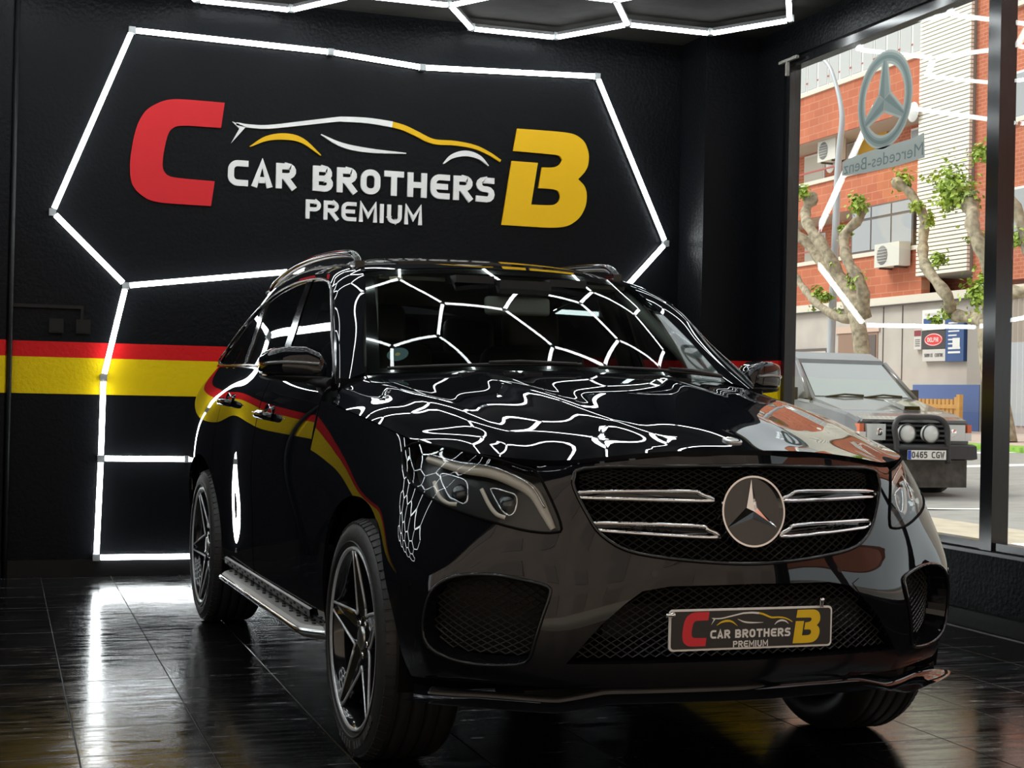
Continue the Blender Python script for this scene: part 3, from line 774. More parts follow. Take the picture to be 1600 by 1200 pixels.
# ---- doors, rear quarters
ZB = .36
def yz_patch(name, yz, mir, m=PAINT, S=SIDE, step=.03, flange=.014, off=0):
    return patch(name, S, pu(S.inv(yz, ax=(1, 2))), (), m, step=step, mir=mir, flange=flange, off=off)
def belt(y): return float(np.interp(y, [.62,.95,1.3,1.68,2.05,2.4,2.915,3.3,3.6], [1.165,1.182,1.20,1.217,1.232,1.243,1.252,1.258,1.26]))-.004
def line(y0, z0, y1, z1, n=8): return [(y0+(y1-y0)*i/n, z0+(z1-z0)*i/n) for i in range(n)]
def beltline(y0, y1, n=8): return [(y0+(y1-y0)*i/n, belt(y0+(y1-y0)*i/n)) for i in range(n+1)]
AR = lambda a0, a1, n=24: arch(2.915, .385, .46, .435, a0, a1, n)
for mir in (False, True):
    yz_patch('front_door', [(.648, ZB)] + [(1.66, ZB)] + beltline(1.672, .648)[:9], mir)
    rd = [(1.678, ZB), (2.40, ZB)] + [p for p in AR(d(192), d(128), 14) if p[1] > ZB and p[0] < 2.66]
    rd += [(2.64, .78)] if rd[-1][1] < .77 else []
    rd += [(2.60, 1.0)] + beltline(2.58, 1.684)
    yz_patch('rear_door', rd, mir)
    rq = AR(d(126), d(-12), 22) + [(3.45, .30), (3.6, .30)] + [(3.6, z) for z in (.6, .9, 1.15)] + [(3.58, 1.235)] + beltline(3.5, 2.586) + [(2.606, 1.0), (2.646, .80)]
    yz_patch('rear_quarter', rq, mir)
    # sill under the doors
    s = -1 if mir else 1
    mb = MB(); prof = [(.935, ZB-.004), (.905, .335), (.878, .27), (.84, .25), (.84, ZB)]
    mb.prism([(a, b) for a, b in prof], .45, 2.46, lambda a, b, h: (s*a, h, b)); mb.build('sill', BLKPL, car, fix=True)
# tail
tl = [(SIDE.inv([(.9, 3.61, .32)])[0][0], SIDE.vs[0]+.02), (SIDE.us[-1], SIDE.vs[0]+.02), (SIDE.us[-1], SIDE.vs[-1]-.01), (SIDE.inv([(.8, 3.61, 1.2)])[0][0], SIDE.vs[-1]-.01)]
for mir in (False, True): patch('tail_panel', SIDE, tl, (), PAINT, mir=mir, step=.05)
# ---- windscreen, roof, side glass, pillars
def rect_uv(S, m=.002):
    return [(S.us[0]+m, S.vs[0]+m), (S.us[-1]-m, S.vs[0]+m), (S.us[-1]-m, S.vs[-1]-m), (S.us[0]+m, S.vs[-1]-m)]
windscreen = patch('windscreen', WS, rect_uv(WS), (), WGLASS, step=.05, flange=0)
# black printed border of the windscreen
bor = [(WS.us[0]+.045, WS.vs[0]+.03), (WS.us[-1]-.045, WS.vs[0]+.03), (WS.us[-1]-.045, WS.vs[-1]-.05), (WS.us[0]+.045, WS.vs[-1]-.05)]
patch('windscreen_border', WS, rect_uv(WS, .001), [bor], PIANO, parent=windscreen, step=.05, off=-.004, flange=0)
roof = patch('roof', ROOF, rect_uv(ROOF, .001), (), PAINT, step=.04, flange=.02)
sunr = [(u, v) for u, v in ((-.42,.16),(.42,.16),(.44,1.75),(-.44,1.75))]
mu = ROOF.us[len(ROOF.us)//2]
patch('sunroof_glass', ROOF, [(mu+u, v) for u, v in sunr], (), PIANO, parent=roof, step=.05, off=.006, flange=.008)
for mir in (False, True):
    patch('pillar_frame', RAIL, rect_uv(RAIL, .001), (), PAINT, step=.03, mir=mir, flange=.02)
GOUT = [(.70, 1.178), (1.62, 1.222), (1.66, 1.612), (1.42, 1.594), (1.21, 1.538), (.96, 1.365)]
ROUT = [(1.755, 1.228), (2.50, 1.252), (2.50, 1.565), (2.3, 1.592), (2.1, 1.608), (1.765, 1.614)]
QOUT = [(2.585, 1.255), (3.42, 1.272), (3.28, 1.36), (2.95, 1.462), (2.60, 1.545)]
ALLW = [(.645, 1.17), (1.2, 1.196), (1.68, 1.217), (2.4, 1.243), (3.5, 1.262), (3.3, 1.36), (2.95, 1.475), (2.5, 1.578), (2.1, 1.62), (1.75, 1.624), (1.42, 1.604), (1.2, 1.547), (.95, 1.372)]
for mir in (False, True):
    g = lambda L: pu(GL.inv(L, ax=(1, 2)))
    patch('window_frame', GL, g(ALLW), [g(GOUT), g(ROUT), g(QOUT)], PIANO, step=.04, mir=mir, flange=.01)
    yz_patch('front_side_window', GOUT, mir, SGLASS, GL, .06, 0, -.004)
    yz_patch('rear_side_window', ROUT, mir, PGLASS, GL, .06, 0, -.004)
    yz_patch('quarter_window', QOUT, mir, PGLASS, GL, .06, 0, -.004)
    s = -1 if mir else 1
    # bright window trim line
    tr = [(gx(y, z)+.004, y, z) for y, z in smooth_pts([(.70,1.186),(1.2,1.212),(1.68,1.234),(2.4,1.258),(3.42,1.276),(3.28,1.366),(2.95,1.468),(2.5,1.57),(2.1,1.613),(1.75,1.617),(1.42,1.598),(1.21,1.541),(.96,1.368)], 5, True)]
    MB().tube([(s*float(x), y, z) for x, y, z in tr], .005, 6, closed=True).build('window_trim', mat('dark_gloss_trim', (.09, .09, .095), rough=.12, metal=.8), car)
    # roof rail
    rl = smooth_pts([(.585,1.42,1.672),(.580,1.47,1.702),(.582,1.56,1.724),(.590,1.85,1.742),(.592,2.2,1.748),(.588,2.6,1.738),(.580,3.0,1.704),(.572,3.2,1.668),(.570,3.26,1.64)], 6)
    rail = MB().tube([(s*x, y, z) for x, y, z in rl], .017, 8, flat=.75).build('roof_rail', PIANO, car)
    MB().tube([(s*(x-.004), y, z-.012) for x, y, z in rl[6:-8]], .010, 6).build('rail_strip', SATIN, rail)
    for yy in (1.46, 2.3, 3.18):
        z0 = float(np.interp(yy, [1.3, 1.5, 2.1, 2.6, 3.1, 3.45], [1.63, 1.668, 1.70, 1.69, 1.65, 1.592]))
        MB().box(s*.58-.02, s*.58+.02, yy-.05, yy+.05, z0-.03, z0+.02).build('rail_foot', PIANO, rail)
# rear screen and tail lamps
mb = MB(); mb.add([(-.70,3.60,1.26),(.70,3.60,1.26),(.56,3.47,1.585),(-.56,3.47,1.585)], [(0,1,2,3)]); mb.build('rear_window', PGLASS, car)
for s in (-1, 1):
    mb = MB(); mb.add([(s*.78,3.50,1.265),(s*.70,3.61,1.262),(s*.56,3.48,1.588),(s*.592,3.44,1.592),(s*.775,3.44,1.30)], [(0,1,2,3,4) if s > 0 else (4,3,2,1,0)]); mb.build('rear_pillar', PAINT, car)
    mb = MB(); mb.box(min(s*.62,s*.80), max(s*.62,s*.80), 3.60, 3.80, .98, 1.10); mb.build('tail_lamp', mat('red_lamp', (.25,.01,.01), rough=.15), car)
# ---- cowl, wipers, washer vents
MB().tube([(x, .50+.42*x*x, 1.228-.03*abs(x)) for x in np.linspace(-.72, .72, 25)], .016, 6).build('cowl', DARK, car)
def ws_pt(x, t, off=.012):
    u = WS.us[len(WS.us)//2]; S = WS([[u+x, t]])[0]; N = WS.normal([[u+x, t]])[0]; return tuple(S+N*off)
for a, b in ((-.62, .02), (.08, .66)):
    w = MB(); pts = [ws_pt(a+(b-a)*i/10, .006+.012*i/10, .014) for i in range(11)]
    wp = w.tube(pts, .0065, 6).build('wiper', BLKPL, car)
    MB().tube([ws_pt(b-.02, .012, .02), ws_pt((a+b)/2+.1, .016, .024), ws_pt((a+b)/2, .016, .02)], .007, 6).build('wiper_arm', BLKPL, wp)
for s in (-1, 1):
    v = MB()
    for i in range(4):
        x0 = s*(.17+.075*i)
        v.box(min(x0, x0+s*.06), max(x0, x0+s*.06), .395+.02*i, .43+.02*i, 1.20, 1.226-.002*i)
    v.build('hood_vent', BLKPL, hood)
# ---- hood badge, star, grille
bp = HOOD(HOOD.inv([(0, -.682, 1.022)]))[0]
nb = HOOD.normal(HOOD.inv([(0, -.682, 1.022)]))[0]
def disc(o, n, r0, r1, h, name, m, parent, seg=40):
    n = Vector(n).normalized(); u = Vector((1, 0, 0)); u = (u-n*u.dot(n)).normalized(); w = n.cross(u); V = []; F = []
    prof = [(r0, 0), (r0, h), (r1, h), (r1, 0)]
    for r, hh in prof:
        for k in range(seg):
            a = 2*math.pi*k/seg; V.append(Vector(o)+u*r*math.cos(a)+w*r*math.sin(a)+n*hh)
    for i in range(3):
        for k in range(seg): F.append((i*seg+k, i*seg+(k+1) % seg, (i+1)*seg+(k+1) % seg, (i+1)*seg+k))
    mb = MB(); mb.add(V, F)
    return mb.build(name, m, parent, fix=False)
def star(o, n, R, h, name, m, parent, ri=.20, thick=.35):
    """three pointed star with ridged arms"""
    n = Vector(n).normalized(); u = Vector((1, 0, 0)); u = (u-n*u.dot(n)).normalized(); w = n.cross(u); o = Vector(o)
    V = [o+n*h*2.2]; F = []
    for k in range(6):
        a = math.pi/2+k*math.pi/3; r = R if k % 2 == 0 else R*ri
        V.append(o+u*r*math.cos(a)+w*r*math.sin(a)+n*h*(.3 if k % 2 == 0 else .3))
    for k in range(6): F.append((0, 1+k, 1+(k+1) % 6))
    mb = MB(); mb.add(V, F); return mb.build(name, m, parent)
bg_ = disc(bp-nb*.004, nb, .001, .029, .008, 'hood_badge', SATIN, hood)
disc(bp-nb*.004, nb, .019, .023, .010, 'badge_ring', CHROME, bg_)
# grille: void, mesh, fins, star
def mesh_insert(name, L3, pitch, ratio, off, r, m, parent, back=None, back_off=-.09):
    """wire lattice behind an opening: L3 outline (3D) on the front surface"""
    uvp = FRONT.inv(L3); lo, hi = uvp.min(0), uvp.max(0); runs = []
    H = hi[1]-lo[1]; W = H/ratio; seg = pitch/2
    for sg in (1, -1):
        for u0 in np.arange(lo[0]-W, hi[0]+W, pitch):
            n = int(W/seg)+2
            L = np.array([(u0+sg*i*seg if sg > 0 else u0-i*seg, lo[1]+i*seg*ratio) for i in range(n)])
            ok = inpoly(L, uvp); run = []
            for p, q in list(zip(L, ok))+[(None, False)]:
                if q: run.append(p)
                else:
                    if len(run) > 1: runs.append(run)
                    run = []
    mb = MB()
    for run in runs:
        A = np.array(run); A[:, 0] = np.clip(A[:, 0], FRONT.us[0], FRONT.us[-1]); p = FRONT(A); nn = FRONT.normal(A); p = p+nn*off
        V = []; F = []
        for i in range(len(p)):
            t = p[min(i+1, len(p)-1)]-p[max(i-1, 0)]; sd = np.cross(nn[i], t); sd /= np.linalg.norm(sd)+1e-9
            V += [p[i]+sd*r, p[i]+nn[i]*r*1.2, p[i]-sd*r, p[i]-nn[i]*r*2.5]
        for i in range(len(p)-1):
            for k in range(4): F.append((4*i+k, 4*i+(k+1) % 4, 4*i+4+(k+1) % 4, 4*i+4+k))
        mb.add(V, [f[::-1] for f in F])
    o = mb.build(name, m, parent); o['kind'] = 'stuff'
    return o
MESHM = mat('grille_mesh_black', (0.03, 0.028, 0.026), rough=0.35)
grille = patch('grille_backing', FRONT, gril_uv, (), DARK, step=.05, off=-.10, flange=0)
mesh_insert('grille_mesh', [tuple(p) for p in FRONT(np.array(gril_uv))], .034, .62, -.035, .0019, MESHM, grille)
patch('lower_intake_backing', FRONT, low_uv, (), DARK, step=.05, off=-.12, flange=0)
li = [o for o in car.children if o.name.startswith('lower_intake')][0]
mesh_insert('intake_mesh', [tuple(p) for p in FRONT(np.array(low_uv))], .034, .62, -.03, .0019, MESHM, li)
MB().box(-.42, .42, -.72, -.69, .47, .56).build('crash_beam', BLKPL, li)
for mir, uvh in ((False, si_uv), (True, mirror_uv(si_uv)[::-1])):
    bk = patch('side_intake_backing', FRONT, uvh, (), BLKPL, step=.05, off=-.085, flange=0)
    mesh_insert('intake_mesh', [tuple(p) for p in FRONT(np.array(uvh))], .034, .62, -.065, .0019, MESHM, bk)
    # blade along the outer lower rim of the intake
    c = FRONT(np.array(uvh)); n_ = FRONT.normal(np.array(uvh)); idx = np.argsort(np.abs(c[:, 0]))[::-1]
    rim = [tuple(q+w*.002) for q, w in zip(c, n_)]
    MB().tube(rim, .006, 6, closed=True).build('intake_rim', PAINT, bk)
# two hollow fins either side of the star
FU = [(.500,.867),(.494,.876),(.40,.881),(.185,.884),(.150,.876),(.112,.858),(.2,.857),(.40,.860),(.490,.861)]
FL = [(.462,.786),(.455,.792),(.38,.792),(.165,.787),(.135,.777),(.098,.756),(.19,.757),(.37,.767),(.447,.773)]
def on_front(x, z, off):
    s = 1 if x >= 0 else -1
    L = [(x, -.8+.4*x*x, z)]
    for _ in range(4):
        uv = FRONT.inv(L); p = FRONT(uv)[0]; L = [(x, p[1], z)]
    return tuple(np.array([x, p[1], z])+FRONT.normal(uv)[0]*off)
for s in (-1, 1):
    for L in (FU, FL):
        loop = smooth_pts([on_front(s*x, z, -.012) for x, z in L], 4, True)
        f = MB().tube(loop, .0062, 8, closed=True).build('grille_fin', CHROME, grille)
        body = smooth_pts([on_front(s*x, z, -.026) for x, z in L], 4, True)
        mb = MB(); k = len(body); mb.add(body, [tuple(range(k))]); mb.build('fin_web', PIANO, f)
so = Vector(on_front(0, .826, .006)); sn = Vector((0, -1, .09))
st_d = disc(so-sn*.03, sn, .0005, .098, .026, 'star_emblem', mat('black_mirror', (.008,.008,.008), rough=.03, coat=1), grille, 64)
disc(so-sn*.03, sn, .0962, .1015, .038, 'emblem_ring', CHROME, st_d, 64)
star(so-sn*.004, sn, .092, .006, 'star', CHROME, st_d, .22)
# grille frame
fr_ = [tuple(p) for p in FRONT(np.array(gril_uv))]
MB().tube(fr_, .006, 6, closed=True).build('grille_frame', PIANO, grille)
# ---- headlights
DRL = [(.831,-.308,.966),(.773,-.452,.945),(.705,-.538,.931),(.651,-.588,.908),(.608,-.629,.875),(.58,-.66,.817),(.562,-.68,.774)]
PJ1 = [(.822,-.401,.923),(.792,-.454,.919),(.769,-.496,.901),(.772,-.52,.853),(.785,-.515,.84),(.802,-.494,.85),(.817,-.468,.863)]
PJ2 = [(.71,-.555,.883),(.677,-.581,.877),(.65,-.604,.864),(.653,-.613,.829),(.667,-.61,.81),(.685,-.595,.82),(.70,-.576,.848)]
HK1 = [(.841,-.397,.901),(.839,-.44,.861),(.823,-.476,.841),(.799,-.503,.838)]
HK2 = [(.735,-.537,.882),(.719,-.567,.838),(.703,-.587,.813),(.68,-.604,.803)]
def ribbon(pts, nrm, w, h, name, m, parent, taper=True):
    V = []; F = []; n = len(pts)
    for i, (p, q) in enumerate(zip(pts, nrm)):
        t = Vector(pts[min(i+1, n-1)])-Vector(pts[max(i-1, 0)]); q = Vector(q); s_ = q.cross(t).normalized(); p = Vector(p)
        ww = w*(.45+.55*math.sin(math.pi*min(1, max(0, (i+.5)/n)))) if taper else w
        V += [p+s_*ww-q*h, p+s_*ww*.8, p-s_*ww*.8, p-s_*ww-q*h]
    for i in range(n-1):
        for k in range(3): F.append((4*i+k, 4*i+k+1, 4*i+5+k, 4*i+4+k))
    mb = MB(); mb.add(V, F, True); return mb.build(name, m, parent, fix=True)
hd_uv = np.array(pu(uvF(smooth_pts(HEAD, 2, True))))
for mir in (False, True):
    sg = -1 if mir else 1
    hl = patch('headlight', FRONT, hd_uv, (), LAMPIN, step=.03, off=-.055, flange=0, mir=mir)
    hl['label'] = 'dark headlamp housing behind a clear lens'
    ln = patch('headlight_lens', FRONT, hd_uv, (), LENS, parent=hl, step=.03, flange=0, mir=mir)
    mb = MB(); c = FRONT(hd_uv); nn = FRONT.normal(hd_uv); k = len(c)
    V = [p+q*.001 for p, q in zip(c, nn)]+[p-q*.07 for p, q in zip(c, nn)]
    V = [(sg*p[0], p[1], p[2]) for p in V]
    mb.add(V, [(i, (i+1) % k, k+(i+1) % k, k+i) for i in range(k)]); mb.build('housing_wall', PIANO, hl)
    MB().tube([(sg*p[0], p[1], p[2]) for p in c+nn*.001], .004, 6, closed=True).build('lens_seal', DARK, hl)
    def put(L, off, n=6, closed=False):
        q = np.array(smooth_pts(L, n, closed)); uv = FRONT.inv(q); p = FRONT(uv); w = FRONT.normal(uv); p = p+w*off
        return [(sg*a[0], a[1], a[2]) for a in p], [(sg*a[0], a[1], a[2]) for a in w]
    pp, ww = put(DRL, -.02); ribbon(pp, ww, .0185, .014, 'light_guide', DRLM, hl)
    pp2, ww2 = put([(x-.0, y, z+.0135) for x, y, z in DRL[:-1]], -.014); MB().tube(pp2, .0028, 6).build('chrome_line', CHROME, hl)
    for PJ in (PJ1, PJ2):
        pp, ww = put(PJ, -.028, 5, True); f = MB().tube(pp, .0028, 6, closed=True).build('projector_ring', CHROME, hl)
        cen = np.mean(np.array(pp), 0); nw = Vector(np.mean(np.array(ww), 0)).normalized()
        mb = MB(); r = .026
        u = Vector((0, 0, 1)); u = (u-nw*u.dot(nw)).normalized(); w3 = nw.cross(u); V = []; F = []
        for i in range(6):
            a = i/5*math.pi/2
            for k in range(16):
                b = 2*math.pi*k/16; V.append(Vector(cen)+nw*(r*.7*math.sin(a)-.018)+(u*math.cos(b)+w3*math.sin(b))*r*math.cos(a))
        for i in range(5):
            for k in range(16): F.append((i*16+k, i*16+(k+1) % 16, (i+1)*16+(k+1) % 16, (i+1)*16+k))
        mb.add(V, F, True); mb.build('projector_lens', mat('projector_glass', (.03,.035,.04), rough=.03, coat=1), f, fix=True)
    for HK in (HK1, HK2):
        pp, ww = put(HK, -.024); ribbon(pp, ww, .006, .006, 'lamp_blade', DRLM, hl, False)
# ---- splitter lip along the bumper foot, skid panel
path = []
for u in np.linspace(u_lip, 2*uc-u_lip, 61):
    lo_, hi_ = FRONT.vs[0], FRONT.vs[4]
    for _ in range(20):
        mid = (lo_+hi_)/2
        if FRONT(np.array([[u, mid]]))[0][2] < zb: lo_ = mid
        else: hi_ = mid
    p = FRONT(np.array([[u, lo_]]))[0]; path.append(p)
mb = MB(); V = []; F = []
for i, p in enumerate(path):
    t = path[min(i+1, 60)]-path[max(i-1, 0)]; o_ = np.array([t[1], -t[0], 0]); o_ /= np.linalg.norm(o_)+1e-9
    ax = abs(p[0]); dz = -.030*np.interp(ax, [0, .42, .55, .9], [.1, .1, 1, .9])
    k_ = min(1, (30-abs(i-30))/6)
    for a, b in ((.002, .006), (.022*k_, .0), (.026*k_, -.012), (.012*k_, -.030), (-.05, -.032)): V.append(tuple(p+o_*a+np.array([0, 0, b+dz])))
for i in range(60):
    for k in range(4): F.append((5*i+k, 5*i+k+1, 5*i+6+k, 5*i+5+k))
mb.add(V, [f for f in F], True); mb.build('splitter_lip', PAINT, bumper)
MB().box(-.62, .62, -.64, -.40, .27, .315).build('skid_panel', BLKPL, bumper)
for X, Z, in ((.30,.655),(-.30,.655)):
    q = on_front(X, Z, -.003); n_ = FRONT.normal(FRONT.inv([q]))[0]
    disc(q, n_, .0005, .010, .004, 'parking_sensor', PIANO, bumper, 16)
for s in (-1, 1):
    n_ = FRONT.normal(FRONT.inv([(s*.917, -.478, .60)]))[0]; q = FRONT(FRONT.inv([(s*.917, -.478, .60)]))[0]-n_*.003
    disc(q, n_, .0005, .011, .005, 'parking_sensor', PIANO, bumper, 16)
    # tow-eye cover beside the lower intake
    capo = [(.431,.618),(.372,.626),(.347,.612),(.372,.585),(.392,.574),(.414,.572),(.446,.582)]
    cu = pu(uvF([on_front(s*x, z, 0) for x, z in capo]))
    if s < 0: cu = cu[::-1]
    patch('tow_cover', FRONT, cu, (), PAINT, parent=bumper, step=.02, off=.0025, flange=.006)
# ---- wheel housings, floor pan
for s in (-1, 1):
    for cy in (0, 2.915):
        mb = MB(); L = arch(cy, .385, .432, .428, d(-14), d(194), 30)
        V = [(s*.925, y, z) for y, z in L]+[(s*.55, y, z) for y, z in L]; k = len(L)
        F = [(i, i+1, k+i+1, k+i) for i in range(k-1)]+[tuple(range(k, 2*k))]
        mb.add(V, F); mb.build('wheel_housing', DARK, car)
MB().box(-.80, .80, .46, 2.44, .24, .30).box(-.55, .55, -.60, 3.6, .25, .32).build('floor_pan', DARK, car)
MB().box(-.80, .80, 3.36, 3.82, .28, .45).build('rear_pan', DARK, car)
# ---- wheels (built about the hub, outer face towards +X)
def make_wheel(name):
    w = bpy.data.objects.new(name, None); COL.objects.link(w); w.parent = car; w.empty_display_size = .2
    R, Wd = .3725, .265
    # tyre: outer face at x = 0, inner at -Wd
    prof = [(-.03,.268),(-.012,.285),(-.002,.305),(.000,.325),(-.006,.345),(-.020,.362),(-.034,.3695)]
    xs = [-.040]
    x = -.040
    for i in range(4):
        xa = -.040-.185*(i+.62)/4.24; prof += [(xa+.012, R), (xa+.0115, R), (xa+.009, R-.008), (xa+.001, R-.008), (xa-.0015, R)]
    prof += [(-.225, R), (-.232,.3695),(-.246,.362),(-.259,.345),(-.265,.325),(-.262,.305),(-.252,.285),(-.235,.268)]
    ty = MB().lathe(prof, seg=96).build('tyre', RUBBER, w, fix=True)
    # sidewall ring lines and shoulder blocks
    MB().lathe([(-.0035,.300),(.0016,.301),(.0016,.303),(-.0035,.304)], seg=72).build('sidewall_ring', RUBBER, ty)
    sb = MB()
    for k in range(72):
        a = 2*math.pi*k/72
        c = Vector((-.027, math.cos(a)*.3650, math.sin(a)*.3650)); t = Vector((0, -math.sin(a), math.cos(a))); r_ = Vector((0, math.cos(a), math.sin(a)))
        sb.obox(c, Vector((.014, 0, 0))+r_*-.006, t*.0118, r_*.0030)
    o = sb.build('shoulder_blocks', RUBBER, ty); o['kind'] = 'stuff'
    tx = MB()
    for k in range(14):
        a = d(250+k*5.2)
        if k in (5, 9): continue
        c = Vector((.0008, math.cos(a)*.325, math.sin(a)*.325)); t = Vector((0, -math.sin(a), math.cos(a))); r_ = Vector((0, math.cos(a), math.sin(a)))
        tx.obox(c, Vector((.0012, 0, 0)), t*.009, r_*.011)
    tag(tx.build('sidewall_marking', mat('tyre_marking', (.05,.05,.05), rough=.5), ty), kind='stuff')
    # rim
    rim = MB().lathe([(-.012,.286),(-.006,.284),(-.005,.279),(-.012,.274),(-.018,.266),(-.05,.258),(-.19,.255),(-.24,.268)], seg=72).build('rim', RIMBLK, w, fix=True)
    MB().lathe([(-.0125,.2865),(-.0045,.2845),(-.0035,.279),(-.0105,.2735)], seg=72).build('rim_lip', RIMCUT, rim)
    MB().lathe([(-.236,.0),(-.236,.268)], seg=40).build('rim_inner', DARK, rim)
    # five star spokes, wide at the hub and narrow at the rim, with machined edges
    for k in range(5):
        base = d(90+72*k); ca, sa = math.cos(base), math.sin(base)
        half_w = lambda r_: .0165+(.0572-.0165)*((.270-r_)/(.270-.079)) if r_ > .093 else .0545*r_/.093*.9+.004
        rs = [.0, .04, .072, .093, .12, .16, .20, .24, .272]; V = []; F = []; E1 = []; E2 = []
        for r_ in rs:
            h__ = half_w(r_) if r_ > 0 else .001; x_ = -.046+.034*(r_/.272)**1.2
            P_ = lambda lat, x: Vector((x, r_*ca-lat*sa, r_*sa+lat*ca))
            V += [P_(-h__*1.06, x_-.05), P_(-h__, x_-.004), P_(-h__*.72, x_+.001), P_(0, x_-.005), P_(h__*.72, x_+.001), P_(h__, x_-.004), P_(h__*1.06, x_-.05)]
            if r_ > .09: E1.append((P_(-h__+.0028, x_-.0005))); E2.append((P_(h__-.0028, x_-.0005)))
        m_ = len(rs)
        for i_ in range(m_-1):
            for q in range(6): F.append((7*i_+q, 7*i_+q+1, 7*i_+8+q, 7*i_+7+q))
        mb = MB(); mb.add(V, F); sp = mb.build('spoke', RIMBLK, w, fix=True)
        # fillet to the next spoke at the bottom of the opening
        b2 = base+d(72); c2, s2 = math.cos(b2), math.sin(b2); r0_ = .094; hh = half_w(.093)-.003; xh = -.046+.034*(.093/.272)**1.2
        A_ = E2[0]; B_ = Vector((xh-.0005, r0_*c2+hh*s2, r0_*s2-hh*c2)); mid = base+d(36); C_ = Vector((xh-.001, .0885*math.cos(mid), .0885*math.sin(mid)))
        fil = [Vector(p) for p in smooth_pts([E2[1], A_, C_, B_], 4)][4:]
        MB().tube(E1, .0045, 6).build('spoke_edge', RIMCUT, sp); MB().tube([*E2[::-1], *fil[1:]], .0045, 6).build('spoke_edge', RIMCUT, sp)
    MB().lathe([(-.10,.075),(-.046,.072),(-.040,.064),(-.038,.036)], seg=40).build('hub', RIMBLK, w, fix=True)
    cap = MB().lathe([(-.040,.037),(-.034,.036),(-.031,.030),(-.030,.0)], seg=32).build('hub_cap', SATIN, w)
    bo = MB()
    for k in range(5):
        a = d(54+72*k); bo.lathe([(-.05,.0105),(-.038,.0105),(-.036,.008),(-.036,.0)], axis_o=(0, math.cos(a)*.053, math.sin(a)*.053), seg=10)
    bo.build('wheel_bolts', CHROME, w)
    # brake
    MB().lathe([(-.12,.07),(-.12,.185),(-.15,.185),(-.15,.07)], seg=48).build('brake_disc', mat('brake_steel', (.18,.17,.16), rough=.35, metal=.9), w)
    cb = MB()
    for k in range(7):
        a = d(150+k*10); c = Vector((-.13, math.cos(a)*.165, math.sin(a)*.165)); t = Vector((0, -math.sin(a), math.cos(a))); r_ = Vector((0, math.cos(a), math.sin(a)))
        cb.obox(c, Vector((.035, 0, 0)), t*.017, r_*.03)
    cb.build('brake_caliper', mat('caliper_grey', (.10,.10,.10), rough=.4), w)
    return w
wh = make_wheel('wheel')
places = [(-.957, 0, -1), (-.962, 2.915, -1), (.957, 0, 1), (.962, 2.915, 1)]
for i, (x, y, s) in enumerate(places):
    o = wh if i == 0 else copy_tree(wh, car)
    o.location = (x, y, .3725)
    o.rotation_euler = (d((4, 26, 40, 10)[i]), 0, 0 if s > 0 else math.pi)
# ---- door mirrors
for s in (-1, 1):
    # shell: loft of rounded rectangles across X
    secs = [(.868,.80,1.208,.050,.040),(.892,.81,1.226,.072,.056),(.94,.835,1.238,.092,.066),(1.0,.865,1.240,.098,.064),(1.045,.89,1.238,.092,.056),(1.07,.91,1.234,.070,.042),(1.080,.92,1.232,.03,.02)]
    V = []; F = []; n = 20
    for (x, y, z, ry, rz) in secs:
        for k in range(n):
            a = 2*math.pi*k/n; c, sn = math.cos(a), math.sin(a); q = .36
            V.append((s*x, y+ry*math.copysign(abs(c)**q, c)*(1 if c > 0 else .9), z+rz*math.copysign(abs(sn)**q, sn)*(1 if sn > 0 else .75)))
    for i in range(len(secs)-1):
        for k in range(n): F.append((i*n+k, i*n+(k+1) % n, (i+1)*n+(k+1) % n, (i+1)*n+k))
    F.append(tuple(range((len(secs)-1)*n, len(secs)*n))); F.append(tuple(range(n)))
    mb = MB(); mb.add(V, F, True); mi = mb.build('door_mirror', PAINT, car, fix=True)
    m2 = MB(); V2 = [(x*.997, y, min(z, 1.212)-.016) for x, y, z in V]; m2.add(V2, F, True); m2.build('mirror_base', BLKPL, mi, fix=True)
    MB().tube([(s*.855,.70,1.168),(s*.885,.745,1.172),(s*.93,.80,1.180)], [.04,.034,.03], 10, flat=.6).build('mirror_foot', BLKPL, mi)
    MB().tube(smooth_pts([(s*.90,.735,1.240),(s*.98,.768,1.245),(s*1.045,.810,1.243),(s*1.074,.87,1.238)], 4), .007, 6).build('repeater_lamp', mat('repeater', (.10,.10,.10), rough=.1, coat=1), mi)
    MB().add([(s*.90,.895,1.195),(s*1.06,.965,1.195),(s*1.06,.965,1.285),(s*.90,.895,1.285)], [(0,1,2,3)]).build('mirror_glass', CHROME, mi)
# ---- door handles
for mir in (False, True):
    s = -1 if mir else 1
    for y, z, nm in ((1.46, 1.040, 0), (2.43, 1.082, 0)):
        p = SIDE(SIDE.inv([(y, z)], ax=(1, 2)))[0]; X = p[0]
        L = [(s*(X+.004), y-.105, z-.004), (s*(X+.030), y-.08, z), (s*(X+.036), y, z+.003), (s*(X+.034), y+.08, z+.004), (s*(X+.004), y+.115, z+.002)]
        h = MB().tube(smooth_pts(L, 5), .0135, 8, flat=1.25).build('door_handle', PAINT, car)
        mb = MB(); n = 24; V = [(s*(X-.016), y, z)]+[(s*(X+.0015), y+.085*math.cos(2*math.pi*k/n), z+.046*math.sin(2*math.pi*k/n)) for k in range(n)]
        mb.add(V, [(0, 1+k, 1+(k+1) % n) for k in range(n)], True); mb.build('handle_cup', PAINT, h)
        MB().tube([(s*(X+.0505), y-.07, z+.010), (s*(X+.0525), y, z+.013), (s*(X+.0505), y+.075, z+.014)], .0022, 5).build('handle_strip', CHROME, h)
